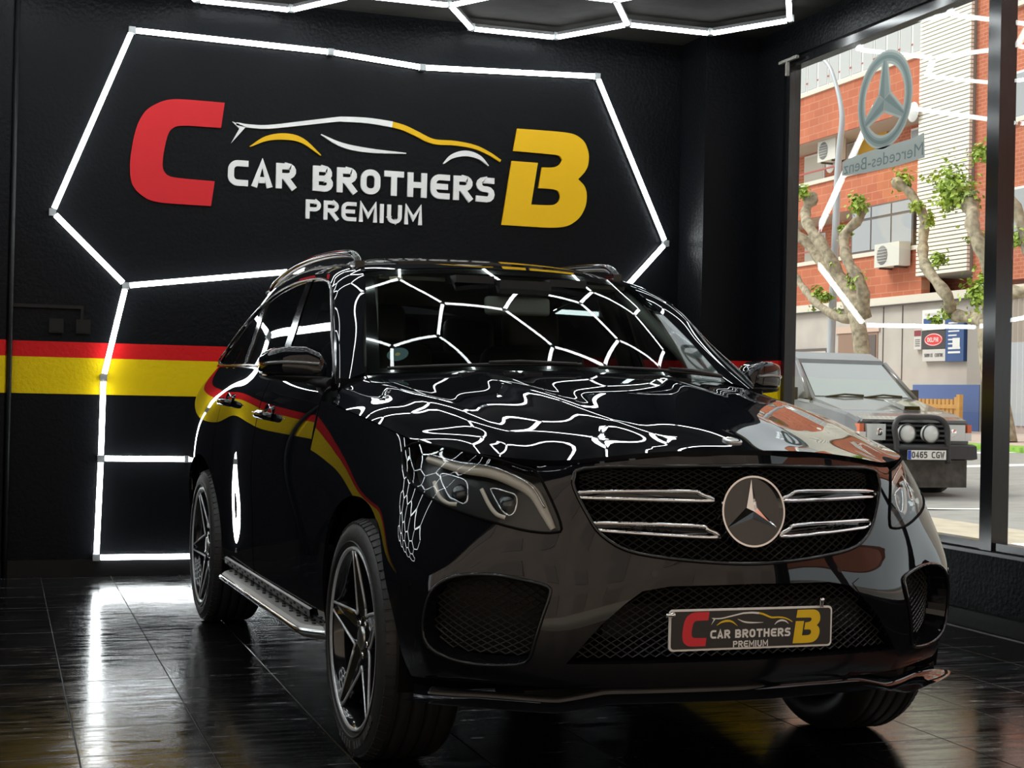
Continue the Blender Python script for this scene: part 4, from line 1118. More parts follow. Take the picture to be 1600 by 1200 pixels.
# ---- running boards with rubber studs
for s in (-1, 1):
    def prof_at(y):
        e = min(1, max(0, (y-.44)/.16), ) ; e2 = min(1, max(0, (2.24-y)/.14)); k = min(e, e2); k = math.sin(k*math.pi/2)
        return .885+.108*k
    ys = list(np.linspace(.44, .62, 6))+list(np.linspace(.7, 2.05, 14))+list(np.linspace(2.1, 2.24, 6)); V = []; F = []
    for y in ys:
        xo = prof_at(y); V += [(s*.84, y, .336), (s*(xo-.012), y, .334), (s*xo, y, .324), (s*xo, y, .300), (s*(xo-.02), y, .288), (s*.84, y, .288)]
    for i in range(len(ys)-1):
        for k in range(6): F.append((6*i+k, 6*i+(k+1) % 6, 6*i+6+(k+1) % 6, 6*i+6+k))
    F += [tuple(range(6)), tuple(range(6*len(ys)-6, 6*len(ys)))]
    mb = MB(); mb.add(V, F); rb = mb.build('running_board', mat('brushed_board', (.34,.335,.32), rough=.45, metal=.5), car, fix=True)
    edge = [(s*(prof_at(y)+.001), y, .313) for y in ys]; MB().tube(edge, .012, 8).build('board_edge', mat('polished_edge', (.7,.7,.7), rough=.18, metal=1), rb)
    st_ = MB(); up = MB()
    for i, y in enumerate(np.arange(.56, 2.16, .062)):
        for j in range(4):
            x = .878+.025*j+(.0 if i % 2 else .012)
            if x > prof_at(y)-.03: continue
            V = []; n = 8
            for hh, rr in ((0, .0095), (.004, .008), (.005, 0.0005)):
                for k in range(n): V.append((s*(x+rr*.8*math.cos(2*math.pi*k/n)), y+rr*1.7*math.sin(2*math.pi*k/n), .335+hh))
            st_.add(V, [(q*n+k, q*n+(k+1) % n, (q+1)*n+(k+1) % n, (q+1)*n+k) for q in range(2) for k in range(n)])
    o = st_.build('rubber_studs', BLKPL, rb, fix=True); o['kind'] = 'stuff'
    # bright sill strip above the board
    mb = MB(); V = []; yy = list(np.linspace(.60, 2.30, 12))
    for y in yy: V += [(s*.927, y, .350), (s*.946, y, .352), (s*.9475, y, .378), (s*.938, y, .382)]
    mb.add(V, [(4*i+k, 4*i+k+1, 4*i+5+k, 4*i+4+k) for i in range(11) for k in range(3)]); ss = mb.build('sill_strip', mat('sill_grey', (.20,.20,.195), rough=.4, metal=.6), rb, fix=True)
    sd = MB()
    for i, y in enumerate(np.arange(.66, 2.26, .06)): sd.obox((s*.9475, y, .365+(.005 if i % 2 else -.005)), (.002, 0, 0), (0, .012, 0), (0, 0, .004))
    o = sd.build('sill_studs', BLKPL, rb); o['kind'] = 'stuff'
# ---- number plate with the dealer's logo
pl = thing('dealer_plate', 'dealer plate with white rim and CAR BROTHERS logo on the black SUV', 'number plate', (0, 0, 0), math.radians(1.9001))
PLO = Vector((-.019, -.853, .502)); tilt = math.radians(-.3)
def plate_fn(x, z, h): return (PLO.x+x*math.cos(tilt)-z*math.sin(tilt), PLO.y-h, PLO.z+z*math.cos(tilt)+x*math.sin(tilt))
def rrect(w, h, r, n=5):
    out = []
    for cx, cy, a0 in ((w-r, h-r, 0), (-w+r, h-r, 90), (-w+r, -h+r, 180), (w-r, -h+r, 270)): out += arc(cx, cy, r, r, a0, a0+90, n)
    return out
MB().prism(rrect(.26, .0575, .012), -.006, .0, plate_fn).build('plate_rim', mat('plate_white', (.95,.93,.89), rough=.35), pl, fix=True)
MB().prism(rrect(.2545, .052, .009), .0, .0012, plate_fn).build('plate_face', mat('plate_brown_black', (.028,.025,.024), rough=.4), pl, fix=True)
LS = .1475
SIGN2 = dict(red=mat('plate_red', (.80,.03,.045), rough=.4), yellow=mat('plate_yellow', (.95,.62,.01), rough=.4), white=mat('plate_letters', (.95,.93,.89), rough=.4))
logo(pl, lambda x, z, h: plate_fn((x-.2)*LS, (z-2.578)*LS, .0012+h), .0006, SIGN2, seg=4)
for x, z, a in ((-.262, .044, 0), (.222, .066, 1)):
    c = plate_fn(x, z, .004)
    t = MB(); t.lathe([(-.012,.0055),(.004,.0055),(.006,.008),(.014,.008),(.016,.004),(.016,0)], axis_o=c, axis='z' if a else 'x', seg=12); t.build('plate_clip', CHROME, pl)
# ---- cabin
MB().tube([(x, .92-.10*x*x, 1.10) for x in np.linspace(-.72, .72, 13)], .13, 12, flat=.7).box(-.76, .76, .75, 1.10, .80, 1.12).build('dashboard', LEATHER, car)
MB().tube([(-.38+.185*math.cos(a)*-1, 1.30+.06*math.sin(a), 1.04+.175*math.sin(a)) for a in np.linspace(0, 2*math.pi, 25)[:-1]], .015, 8, closed=True).box(-.43, -.33, 1.22, 1.30, .98, 1.10).build('steering_wheel', LEATHER, car)
def rb(w, dd, h, r=.05, seg=3):
    b = bmesh.new(); bmesh.ops.create_cube(b, size=1); bmesh.ops.scale(b, vec=(w, dd, h), verts=b.verts)
    bmesh.ops.bevel(b, geom=list(b.edges), offset=r, segments=seg, affect='EDGES', profile=.5); me = bpy.data.meshes.new('m'); b.to_mesh(me); b.free()
    me.polygons.foreach_set('use_smooth', [True]*len(me.polygons)); return me
def seat(x, y, back=True, w=.50):
    e_ = bpy.data.objects.new('seat', None); COL.objects.link(e_); e_.parent = car; e_.location = (x, y, 0)
    c = obj('seat_cushion', rb(w, .50, .16), LEATHER, e_); c.location = (0, 0, .72)
    b_ = obj('seat_back', rb(w, .15, .62, .06), LEATHER, e_); b_.location = (0, .30, 1.06); b_.rotation_euler.x = d(-14)
    h = obj('headrest', rb(.27, .11, .20, .045), LEATHER, e_); h.location = (0, .39, 1.44); h.rotation_euler.x = d(-8)
seat(-.37, 1.52); seat(.37, 1.52); seat(-.40, 2.48); seat(.0, 2.48, w=.36); seat(.40, 2.48)
mi = obj('rear_view_mirror', rb(.27, .035, .075, .016), CREAM, car); mi.location = (-.02, 1.06, 1.50); mi.rotation_euler = (d(-8), 0, d(-6))
mb = MB(); mb.box(-.11, .11, 1.02, 1.16, 1.545, 1.60).box(-.28, -.12, 1.06, 1.2, 1.585, 1.615).box(.12, .28, 1.06, 1.2, 1.585, 1.615).build('sensor_housing', BLKPL, car)
MB().box(-.56, .56, 1.36, 3.35, 1.625, 1.64).build('headlining', CREAM, car)
for s in (-1, 1):
    MB().box(min(s*.12, s*.54), max(s*.12, s*.54), 1.25, 1.42, 1.60, 1.615).build('sun_visor', CREAM, car)
    MB().tube([(s*.70,.78,1.22),(s*.625,1.05,1.41),(s*.555,1.33,1.60)], .028, 8).build('pillar_lining', CREAM, car)
    MB().tube([(s*.80,1.70,1.15),(s*.74,1.72,1.40),(s*.66,1.74,1.60)], .035, 8).build('b_pillar_lining', LEATHER, car)
MB().box(-.85, .85, .62, .66, .5, 1.19).build('firewall', DARK, car)
# round emission badge on the windscreen
bp_ = [ws_pt(-.585, .115, -.004)]
nb_ = -WS.normal([[WS.us[len(WS.us)//2]-.585, .115]])[0]
bd = disc(Vector(bp_[0]), -nb_, .0005, .040, .001, 'windscreen_sticker', mat('sticker_teal', (.06,.14,.15), rough=.5), windscreen, 28)
disc(Vector(bp_[0]), -nb_, .0005, .010, .0016, 'sticker_dot', mat('sticker_yellow', (.5,.42,.12), rough=.5), bd, 16)
q = [ws_pt(-.545+a, .72+b, -.004) for a, b in ((-.03,-.016),(.03,-.016),(.03,.016),(-.03,.016))]
MB().add(q, [(0,1,2,3)]).build('inspection_sticker', mat('sticker_pale', (.35,.30,.2), rough=.5), windscreen)
# ================================================================== the street outside
gz = lambda x: -.10+.026*max(0, x-8)
ASPH = mat('asphalt', (.30, .29, .27), rough=.9, noise=(3, .12), bump=(60, .3))
PAVE = mat('tan_paving', (.50, .44, .34), rough=.85, noise=(4, .15))
def strip(x0, x1, y0, y1, dz, t=.05):
    n = max(1, int((x1-x0)/2)); V = []; F = []
    xs = [x0+(x1-x0)*i/n for i in range(n+1)]
    for x in xs: V += [(x, y0, gz(x)+dz), (x, y1, gz(x)+dz), (x, y0, gz(x)+dz-t), (x, y1, gz(x)+dz-t)]
    for i in range(n):
        a = 4*i; F += [(a, a+4, a+5, a+1), (a+2, a+3, a+7, a+6), (a, a+2, a+6, a+4), (a+1, a+5, a+7, a+3)]
    F += [(0, 1, 3, 2), (4*n, 4*n+2, 4*n+3, 4*n+1)]
    return MB().add(V, F)
S(strip(XW+.3, 45, -45, 75, -.02, .3).build('road', ASPH))
S(strip(XW+.3, 7.6, -45, 75, .02, .06).build('pavement', PAVE))
S(strip(19.2, 24.2, -45, 75, .10, .14).build('far_pavement', mat('pink_paving', (.52, .42, .36), rough=.9, noise=(2, .1))))
tag(strip(18.6, 19.6, 10, 30, .09, .12).build('grass_strip', mat('green_verge', (.22, .42, .06), rough=.9, noise=(8, .3))), 'bright green verge strip along the far kerb behind the fence', 'verge', kind='structure')
ROADW = mat('road_paint', (.80, .79, .74), rough=.7)
for y0, x0, x1 in ((18.0, 13.6, 16.8), (22.3, 16.6, 18.6)):
    tag(strip(x0, x1, y0, y0+.55, -.016, .004).build('road_line', ROADW), 'white painted bar across the grey road, beyond the parked off-roader', 'road marking', 'white bars on the road')
mb = MB(); n = 40; V = []
for k in range(n):
    a = 2*math.pi*k/n
    for r in (1.0, .86): V.append((8.9+1.35*r*math.cos(a), 11.7+1.25*r*math.sin(a), gz(9)-.014))
mb.add(V, [(2*k, 2*((k+1) % n), 2*((k+1) % n)+1, 2*k+1) for k in range(n)]); tag(mb.build('road_ring', ROADW), 'white painted ring on the asphalt under the parked off-roader', 'road marking')

# ---------------------------------------------------------------- apartment building across the street
def brick_mat(name, c1, c2, mortar, scale):
    m = bpy.data.materials.new(name); m.use_nodes = True; nt = m.node_tree; b = nt.nodes['Principled BSDF']; b.inputs['Roughness'].default_value = .85
    tc = nt.nodes.new('ShaderNodeTexCoord'); mp = nt.nodes.new('ShaderNodeMapping'); mp.inputs['Rotation'].default_value = (math.radians(90), 0, math.radians(90))
    cb = nt.nodes.new('ShaderNodeCombineXYZ'); sp = nt.nodes.new('ShaderNodeSeparateXYZ'); nt.links.new(tc.outputs['Object'], sp.inputs[0])
    nt.links.new(sp.outputs['Y'], cb.inputs['X']); nt.links.new(sp.outputs['Z'], cb.inputs['Y'])
    br = nt.nodes.new('ShaderNodeTexBrick'); nt.links.new(cb.outputs[0], br.inputs['Vector'])
    br.inputs['Color1'].default_value = c1; br.inputs['Color2'].default_value = c2; br.inputs['Mortar'].default_value = mortar
    br.inputs['Scale'].default_value = 1; br.inputs['Brick Width'].default_value = scale[0]; br.inputs['Row Height'].default_value = scale[1]; br.inputs['Mortar Size'].default_value = scale[2]
    n = nt.nodes.new('ShaderNodeTexNoise'); n.inputs['Scale'].default_value = .8; n.inputs['Detail'].default_value = 5; nt.links.new(tc.outputs['Object'], n.inputs['Vector'])
    mr = nt.nodes.new('ShaderNodeMapRange'); mr.inputs['To Min'].default_value = .75; mr.inputs['To Max'].default_value = 1.25; nt.links.new(n.outputs['Fac'], mr.inputs['Value'])
    mx = nt.nodes.new('ShaderNodeVectorMath'); mx.operation = 'SCALE'; nt.links.new(br.outputs['Color'], mx.inputs[0]); nt.links.new(mr.outputs[0], mx.inputs['Scale'])
    nt.links.new(mx.outputs[0], b.inputs['Base Color']); return m
BRK = brick_mat('orange_brick', (.54,.165,.083,1), (.47,.13,.064,1), (.57,.25,.15,1), (.62, .27, .012))
BRK2 = brick_mat('red_brick_courses', (.50,.15,.075,1), (.43,.115,.058,1), (.54,.23,.145,1), (.28, .11, .012))
SLAB = mat('cream_slab', (.72,.66,.56), rough=.8); GREYW = mat('pale_render', (.50,.455,.41), rough=.9, noise=(1.2, .08))
SOFF = mat('loggia_soffit', (.50,.40,.33), rough=.9); WINF = mat('white_frames', (.75,.74,.71), rough=.5)
WINP = mat('window_reflection', (.36,.37,.38), rough=.15, spec=.6); BLIND = mat('blind_cream', (.62,.58,.50), rough=.8); DFR = mat('brown_frames', (.12,.09,.08), rough=.5)
REDR = mat('red_rail', (.42,.09,.07), rough=.5)
XF = 24.0
bl = thing('apartment_building', 'orange brick apartment block with loggias and a pale slatted column', 'building', (XF, 34, 0))
def B(name, m, x0, x1, y0, y1, z0, z1, par=bl): return MB().box(x0-XF, x1-XF, y0-34, y1-34, z0, z1).build(name, m, par)
YL = 47.0
for i, (z0, z1) in enumerate(((4.42, 5.80), (7.40, 8.52), (10.05, 11.62), (13.9, 15.3))):
    B('brick_band', BRK, XF, XF+.3, 34.0, YL, z0, z1); B('slab_edge', SLAB, XF-.06, XF+1.3, 34.0, YL, z1, z1+.13)
    B('soffit', SOFF, XF+.05, XF+1.3, 34.0, YL, z0-.02, z0+.04)
B('loggia_back_wall', BRK2, XF+1.3, XF+1.6, 33.5, YL, .1, 16)
for z in (5.93, 8.65, 11.75): B('railing', REDR, XF+.05, XF+.10, 34.0, YL, z+.32, z+.37)
# flush glazing of the first floor, three by two panes with brown frames
wb = B('window', DFR, XF-.02, XF+.08, 34.45, 37.95, 5.93, 7.40)
for k in range(3):
    y0 = 34.52+1.14*k; B('pane', WINP, XF-.035, XF-.02, y0, y0+1.06, 6.0, 6.95, wb).location = (0, 0, 0); B('pane', WINP, XF-.035, XF-.02, y0, y0+1.06, 7.03, 7.35, wb)
def window(y0, y1, z0, z1, x, m=BLIND, par=bl, split=1):
    w = B('window', WINF, x-.04, x, y0, y1, z0, z1)
    for k in range(split):
        a = y0+(y1-y0)*k/split+.07; b_ = y0+(y1-y0)*(k+1)/split-.04; B('pane', m, x-.055, x-.04, a, b_, z0+.07, z1-.07, w)
    return w
window(41.9, 43.3, 8.68, 9.97, XF+1.3); window(41.75, 43.15, 6.0, 7.1, XF+1.3); window(39.7, 40.45, 8.68, 10.0, XF+1.3)
ys_ = B('shutter', mat('amber_shutter', (.62,.36,.04), rough=.6), XF+1.2, XF+1.3, 37.9, 39.6, 8.68, 10.05)
window(35.6, 36.6, 8.68, 9.9, XF+1.3, WINP)
for k in range(9):   # enclosed balcony of the third floor
    y0 = 34.1+1.4*k; window(y0, y0+1.36, 11.78, 13.85, XF+.1, mat('white_curtain', (.52,.52,.51), rough=.8), split=2)
# slatted column
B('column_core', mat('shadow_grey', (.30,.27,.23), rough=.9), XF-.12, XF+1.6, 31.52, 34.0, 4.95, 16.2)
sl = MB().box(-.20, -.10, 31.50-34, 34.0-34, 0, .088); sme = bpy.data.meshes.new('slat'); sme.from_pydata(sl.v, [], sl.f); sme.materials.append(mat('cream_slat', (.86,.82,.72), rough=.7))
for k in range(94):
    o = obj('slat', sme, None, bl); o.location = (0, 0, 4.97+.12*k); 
# right block
B('brick_wing', BRK2, XF, XF+1.6, 8.0, 31.5, 4.6, 16)
for y0 in (27.4, 23.5, 19.6, 15.7, 11.8):
    for z0 in (5.8, 8.95, 12.1):
        window(y0, y0+2.65, z0, z0+1.30, XF, WINP if z0 < 9 else BLIND, split=2)
        B('window_sill', SLAB, XF-.12, XF, y0-.1, y0+2.75, z0-.10, z0)
B('end_wing', BRK2, XF-.05, XF+1.6, -30, 7.5, 4.6, 13); B('end_wing', SLAB, XF+.0, XF+1.6, 47, 75, .1, 10)
# ground floor
gw = B('ground_floor_wall', GREYW, XF+.02, XF+.4, 30.95, YL, .1, 4.42)
B('cornice', SLAB, XF-.1, XF+.3, 8.0, YL, 4.2, 4.44); B('cable_run', mat('dark_cable', (.06,.05,.045), rough=.6), XF-.13, XF-.1, 8, YL, 4.14, 4.19)
B('pier', mat('grey_pier', (.36,.33,.30), rough=.9), XF-.04, XF+.1, 30.95, 31.62, .1, 4.2)
B('blue_dado', mat('blue_paint', (.075,.13,.33), rough=.7), XF-.06, XF+.02, 31.0, 34.25, .1, 1.73)
dw = B('doorway', mat('brown_recess', (.30,.19,.14), rough=.8), XF, XF+.02, 36.3, 38.65, .1, 3.45); B('door_frame', mat('pink_stone', (.62,.45,.36), rough=.8), XF-.03, XF+.01, 36.2, 38.8, 3.4, 3.62, dw); B('door_leaf', DFR, XF-.02, XF, 36.4, 37.3, .1, 3.3, dw)
sh = B('shutter', mat('cream_shutter', (.60,.55,.47), rough=.8), XF-.02, XF+.02, 39.4, 41.4, .1, 2.9); B('shutter_bar', DFR, XF-.03, XF, 39.3, 41.5, 2.86, 2.95, sh)
for y in (34.95, 36.0): B('wall_joint', DFR, XF+.0, XF+.03, y, y+.03, .1, 4.2)
# garage with corrugated sheet
gr = B('garage_front', mat('garage_base', (.50,.40,.36), rough=.9), XF, XF+.4, 8, 30.95, .1, .62)
def corr(name, m, z0, z1, par, y0=20.0, y1=30.95, p=.22):
    mb = MB(); V = []; F = []; n = int((y1-y0)/p*2)
    for i in range(n+1):
        y = y0+i*p/2; x = -.06 if i % 2 else 0
        V += [(x, y-34, z0), (x, y-34, z1)]
    mb.add(V, [(2*i, 2*i+1, 2*i+3, 2*i+2) for i in range(n)]); return mb.build(name, m, par)
corr('corrugated_sheet', mat('grey_sheet', (.52,.54,.57), rough=.5), .62, 2.88, gr); corr('upper_sheet', mat('dun_sheet', (.40,.34,.29), rough=.7), 2.88, 4.2, gr)
B('garage_wall', GREYW, XF+.1, XF+.4, 8, 30.95, .6, 4.42, gr)
# signs on the wall
def sgn(name, label, y0, y1, z0, z1, m):
    t = thing(name, label, 'sign', (XF-.06, (y0+y1)/2, (z0+z1)/2)); w, h = abs(y1-y0)/2, (z1-z0)/2
    MB().box(-.05, .07, -w, w, -h, h).build('panel', m, t); return t, w, h
WHT = mat('sign_white', (.80,.79,.77), rough=.5); BLU = mat('sign_blue', (.035,.085,.24), rough=.5); REDS = mat('sign_red', (.72,.03,.03), rough=.4); BLKS = mat('sign_black', (.05,.045,.045), rough=.5); GRYS = mat('sign_grey', (.62,.59,.56), rough=.6)
def put_text(t, txt, cy, cz, hgt, wid, m, th=.16):
    """lettering on a street sign (reads right to left along +Y seen from the shop)"""
    n = len(txt); W = .8; tot = n*W+(n-1)*.2; s = wid/tot; x = -wid/2; mb = MB()
    for c in txt:
        for L in glyph(c, W, th): stroke_solid(mb, [(x+a*s, b*hgt) for a, b in L], th*(s+hgt)/2, 0, .008, lambda a, b, h: (-.05-h, cy-a, cz-hgt/2+b))
        x += (W+.2)*s
    return mb.build('lettering', m, t, fix=True)
t, w, h = sgn('red_oval_sign', 'black sign with a red oval reading DELPHI on the pale wall', 32.57, 33.74, 2.79, 3.31, BLKS)
mb = MB(); V = [(-.055, 0, 0)]+[(-.055, .46*math.cos(2*math.pi*k/32), .19*math.sin(2*math.pi*k/32)) for k in range(32)]; mb.add(V, [(0, 1+k, 1+(k+1) % 32) for k in range(32)]); ov = mb.build('oval', REDS, t)
MB().tube([(-.056, .42*math.cos(2*math.pi*k/32), .165*math.sin(2*math.pi*k/32)) for k in range(32)], .012, 6, closed=True).build('oval_ring', WHT, t)
put_text(t, 'DELPHI', 0, 0, .13, .60, WHT, .2)
t, w, h = sgn('service_sign', 'grey plate reading SERVICE CENTRE under the red oval sign', 32.57, 33.70, 2.42, 2.77, GRYS); put_text(t, 'SERVICE', .26, 0, .10, .42, BLKS); put_text(t, 'CENTRE', -.26, 0, .10, .40, BLKS)
t, w, h = sgn('white_sign', 'white sign with a blue bar above the red oval sign', 32.62, 33.75, 3.34, 3.94, WHT); MB().box(-.06, -.05, -.48, .48, -.12, .04).build('blue_bar', BLU, t); MB().box(-.06, -.05, -.42, .42, -.24, -.20).build('text_line', GRYS, t); MB().box(-.06, -.05, -.42, .42, .14, .20).build('text_line', GRYS, t)
t, w, h = sgn('blue_sign', 'tall dark blue sign with rows of white lines beside the red oval sign', 31.70, 32.56, 2.40, 3.70, BLU)
for k in range(8):
    z = .46-.12*k; ww = (.22,.24,.26,.2,.14,.12,.26,.28)[k]; MB().box(-.058, -.05, .30-2*ww if k < 6 else -.28, .30, z-.02-(.02 if k > 5 else 0), z+.02).build('text_line', WHT, t)
MB().box(-.062, -.05, -.26, .08, -.24, .02).build('white_note', WHT, t)
t, w, h = sgn('small_notice', 'small pale notice board with a dark red header left of the oval sign', 33.78, 34.16, 2.78, 3.38, GRYS); MB().box(-.058, -.05, -.17, .17, .10, .27).build('header', mat('maroon', (.25,.03,.04), rough=.5), t)
for k in range(4): MB().box(-.056, -.05, -.12, .12, -.02-.06*k, .0-.06*k).build('text_line', BLKS, t)
# air conditioners and dishes
def ac(label, x, y, z, w=1.2):
    t = thing('air_conditioner', label, 'air conditioner', (x, y, z)); m = mat('ac_white', (.70,.67,.60), rough=.6)
    MB().box(-.20, .20, -w/2, w/2, 0, .72).build('case', m, t)
    g = MB().lathe([(-.215,.02),(-.215,.27),(-.20,.30)], axis_o=(0, w*.18, .36), seg=24).build('fan_grille', mat('ac_grey', (.22,.21,.20), rough=.6), t)
    for k in range(5): MB().tube([(-.222, w*.18-.26, .36+(k-2)*.09), (-.222, w*.18+.26, .36+(k-2)*.09)], .010, 5).build('grille_bar', m, g)
    for s in (-1, 1): MB().box(-.2, .26, s*w*.3-.02, s*w*.3+.02, -.06, 0).build('bracket', DFR, t)
ac('white air conditioner unit on the loggia wall above a window', 24.5, 40.15, 9.33, 1.15); ac('white air conditioner unit on the brick band below the wide window', 23.72, 35.15, 5.33, 1.35)
for x, y, z, lb in ((24.9, 40.9, 9.35, 'round white dish on the loggia wall next to the air conditioner'), (23.7, 34.15, 9.9, 'white satellite dish beside the slatted column')):
    t = thing('satellite_dish', lb, 'dish', (x, y, z)); MB().lathe([(-.10,.0),(-.08,.15),(-.02,.27),(0,.30)], seg=20).build('dish', WINF, t); MB().tube([(0, 0, 0), (.3, 0, -.15)], .02, 6).build('arm', DFR, t)

# ---------------------------------------------------------------- timber fence
fc = thing('picket_fence', 'short orange timber picket fence in front of the blue dado', 'fence', (22.9, 31.6, gz(22.9)+.1))
FM = mat('orange_timber', (.62,.33,.10), rough=.7, noise=(5, .15))
for k in range(12): MB().box(-.02, .02, -1.0+.19*k-.065, -1.0+.19*k+.065, 0, .92 if k else .98).build('picket', FM, fc)
for z in (.2, .66): MB().box(-.06, -.02, -1.12, 1.2, z, z+.11).build('rail', FM, fc)
for y in (-1.18, 1.2): MB().box(-.07, .05, y-.07, y+.07, 0, 1.05).build('post', FM, fc)

# ---------------------------------------------------------------- street lamp
lp = thing('street_lamp', 'tall grey steel street lamp post with curved arm by the first tree', 'street lamp', (20.5, 33.25, gz(20.5)+.1))
LP = mat('galvanised_steel', (.50,.52,.54), rough=.45, metal=.3)
pts = [(0,0,0),(0,-.03,2.0),(0,-.16,5.5),(0,-.24,7.7),(0,-.40,8.8),(0,-.28,9.4),(0,0,10.0),(0,.32,10.5),(0,.75,10.85)]
MB().tube(smooth_pts(pts, 4), [.13-.075*min(1, i/24) for i in range(33)], 12).build('pole', LP, lp); MB().tube([(0,.70,10.82),(-.1,1.1,10.9),(-.2,1.4,10.9)], [.06,.11,.07], 8).build('lamp_head', LP, lp); MB().lathe([(0,.20),(.35,.17),(.36,.13)], axis='z', seg=16).build('base', LP, lp)

# ---------------------------------------------------------------- pollarded plane trees
BARK = mat('mottled_bark', (.36,.30,.21), rough=.9, noise=(7, .45), bump=(12, .5))
LEAF = mat('young_leaves', (.34,.46,.07), rough=.6, noise=(3, .45))
def tree(label, trunk, branches, leaves, x, r0, seed):
    random.seed(seed); bx, by, bz = x, trunk[0][0], gz(x)+.1
    t = thing('plane_tree', label, 'tree', (bx, by, bz))
    def loc(L, k=0.0, amp=0.0): return [(amp*math.sin(i*1.3+k), y-by, z-bz) for i, (y, z) in enumerate(L)]
    L = [(trunk[0][0], bz-.05)]+trunk[1:] if trunk[0][1] < 1 else [(trunk[0][0]-.1, bz-.05)]+trunk
    q = smooth_pts(loc(L), 4); MB().tube(q, [r0*(1.15-.35*i/len(q)) for i in range(len(q))], 12).build('trunk', BARK, t)
    for k, (Lb, ra, rb_) in enumerate(branches):
        q = smooth_pts(loc(Lb, k, .22), 4); n = len(q)
        rr = [(ra+(rb_-ra)*i/n)*(1+.16*math.sin(i*2.1+k)) for i in range(n)]; rr[-2] *= 1.5; rr[-3] *= 1.4; rr[-1] *= .7
        MB().tube(q, rr, 9).build('branch', BARK, t)
    for k, ((y, z), r) in enumerate(leaves):
        mb = MB(); c = Vector((random.uniform(-.25, .1), y-by, z-bz))
        ex = Vector((random.uniform(.7,1.2), random.uniform(.7,1.5), random.uniform(.7,1.3)))
        for _ in range(int(300*(r/.25)**1.7)):
            v = Vector((random.gauss(0, 1), random.gauss(0, 1), random.gauss(0, 1))).normalized()*r*abs(random.gauss(.1,.55)); p = c+Vector((v.x*ex.x, v.y*ex.y, v.z*ex.z))
            n_ = (v.normalized()+Vector((random.uniform(-1, 1), random.uniform(-1, 1), random.uniform(0, 1.2)))).normalized(); s_ = random.uniform(.04, .085)
            a = n_.orthogonal().normalized(); a.rotate(Matrix.Rotation(random.uniform(0, 6.28), 3, n_)); b_ = n_.cross(a)
            mb.add([p-a*s_, p-b_*s_*.75+n_*.012, p+a*s_*1.1, p+b_*s_*.75+n_*.012], [(0, 1, 2, 3)])
        tag(mb.build('foliage', LEAF, t), kind='stuff')
tree('pollarded plane tree with bare forked limbs behind the parked off-roader', [(30.64,1.83),(30.72,2.35),(30.9,3.05),(31.18,3.6)],
     [([(31.12,3.5),(32.38,4.41),(33.73,5.58),(34.27,6.13),(34.74,6.78),(34.68,7.12)],.18,.10),([(31.02,3.55),(32.11,4.53),(32.59,5.39),(33.4,6.23),(33.88,6.69),(33.8,7.22)],.20,.13),([(31.0,3.5),(30.79,4.31),(31.23,5.03),(31.62,5.77),(31.28,6.21),(31.23,6.68)],.18,.11),([(31.18,3.44),(31.64,3.48),(33.02,3.97),(34.2,4.48),(35.13,5.0)],.13,.09)],
     [((33.83,7.22),.22),((34.71,6.99),.14),((33.24,4.18),.26),((30.96,4.53),.26),((30.97,6.56),.26),((31.89,5.92),.22),((32.4,5.0),.14),((32.6,4.1),.16),((31.9,3.6),.14)], 20.0, .23, 3)
tree('plane tree with a big leaf clump and a limb bending past the mullion', [(24.62,.33),(24.85,1.06),(25.12,1.96),(25.26,2.56),(25.33,3.17)],
     [([(25.3,3.1),(26.15,3.25),(26.88,3.39),(26.73,3.81),(27.61,4.62),(28.08,5.23),(28.35,5.95),(28.78,6.61),(29.17,6.97)],.17,.10),([(25.33,3.05),(25.23,3.92),(25.35,4.67),(25.69,5.43),(25.95,5.8),(26.52,6.13)],.21,.13),([(25.33,3.1),(25.06,3.91),(24.76,4.17),(24.26,3.75),(23.68,3.97),(24.1,4.68),(24.25,5.71),(24.7,6.19),(25.27,6.79)],.17,.11)],
     [((26.77,6.52),.52),((26.35,6.2),.3),((27.0,6.2),.3),((25.83,5.18),.24),((25.42,3.78),.36),((25.5,4.2),.26),((26.93,3.42),.22),((29.05,6.94),.30),((28.39,6.2),.20),((27.29,4.76),.2),((24.27,5.03),.26),((25.4,7.11),.24),((24.75,6.87),.16),((27.68,5.75),.16),((27.1,3.2),.18)], 20.0, .27, 5)
tree('thin leafy plane tree standing further along the far pavement', [(18.0,.3),(18.1,1.5),(18.0,3.2)], [([(18,3.1),(18.8,4.2),(19.4,5.5),(19.6,6.6)],.15,.09),([(18,3.1),(17.4,4.4),(17.0,5.8),(16.9,6.8)],.15,.09)], [((19.6,6.7),.5),((16.9,6.9),.5),((18.3,5.0),.3)], 20.0, .2, 9)

# ---------------------------------------------------------------- parked off-roader (front face at local Y = 0, facing -Y)
pj = thing('off_road_car', 'old dark grey off-roader with bull bar and round spot lamps parked in the street', 'car', (9.40, 12.36, -.075))
pj.scale = (1.07, 1.07, 1.06)
GP = mat('weathered_grey_paint', (.115,.115,.115), rough=.22, coat=.7, noise=(3, .15)); BP = mat('bull_bar_black', (.03,.03,.032), rough=.5)
CG = mat('car_glass_street', (.30,.34,.33), rough=.05, coat=1, spec=.8); HLM = mat('lamp_glass_street', (.62,.63,.62), rough=.12, coat=1); CHK = mat('pale_seal', (.62,.60,.55), rough=.5)
def loft(secs, name, m, par, smooth=False, caps=True):
    V = [p for s_ in secs for p in s_]; k = len(secs[0]); F = [(i*k+j, i*k+(j+1) % k, (i+1)*k+(j+1) % k, (i+1)*k+j) for i in range(len(secs)-1) for j in range(k)]
    if caps: F += [tuple(range(k)), tuple(range((len(secs)-1)*k, len(secs)*k))]
    mb = MB(); mb.add(V, F, smooth); return mb.build(name, m, par, fix=True)
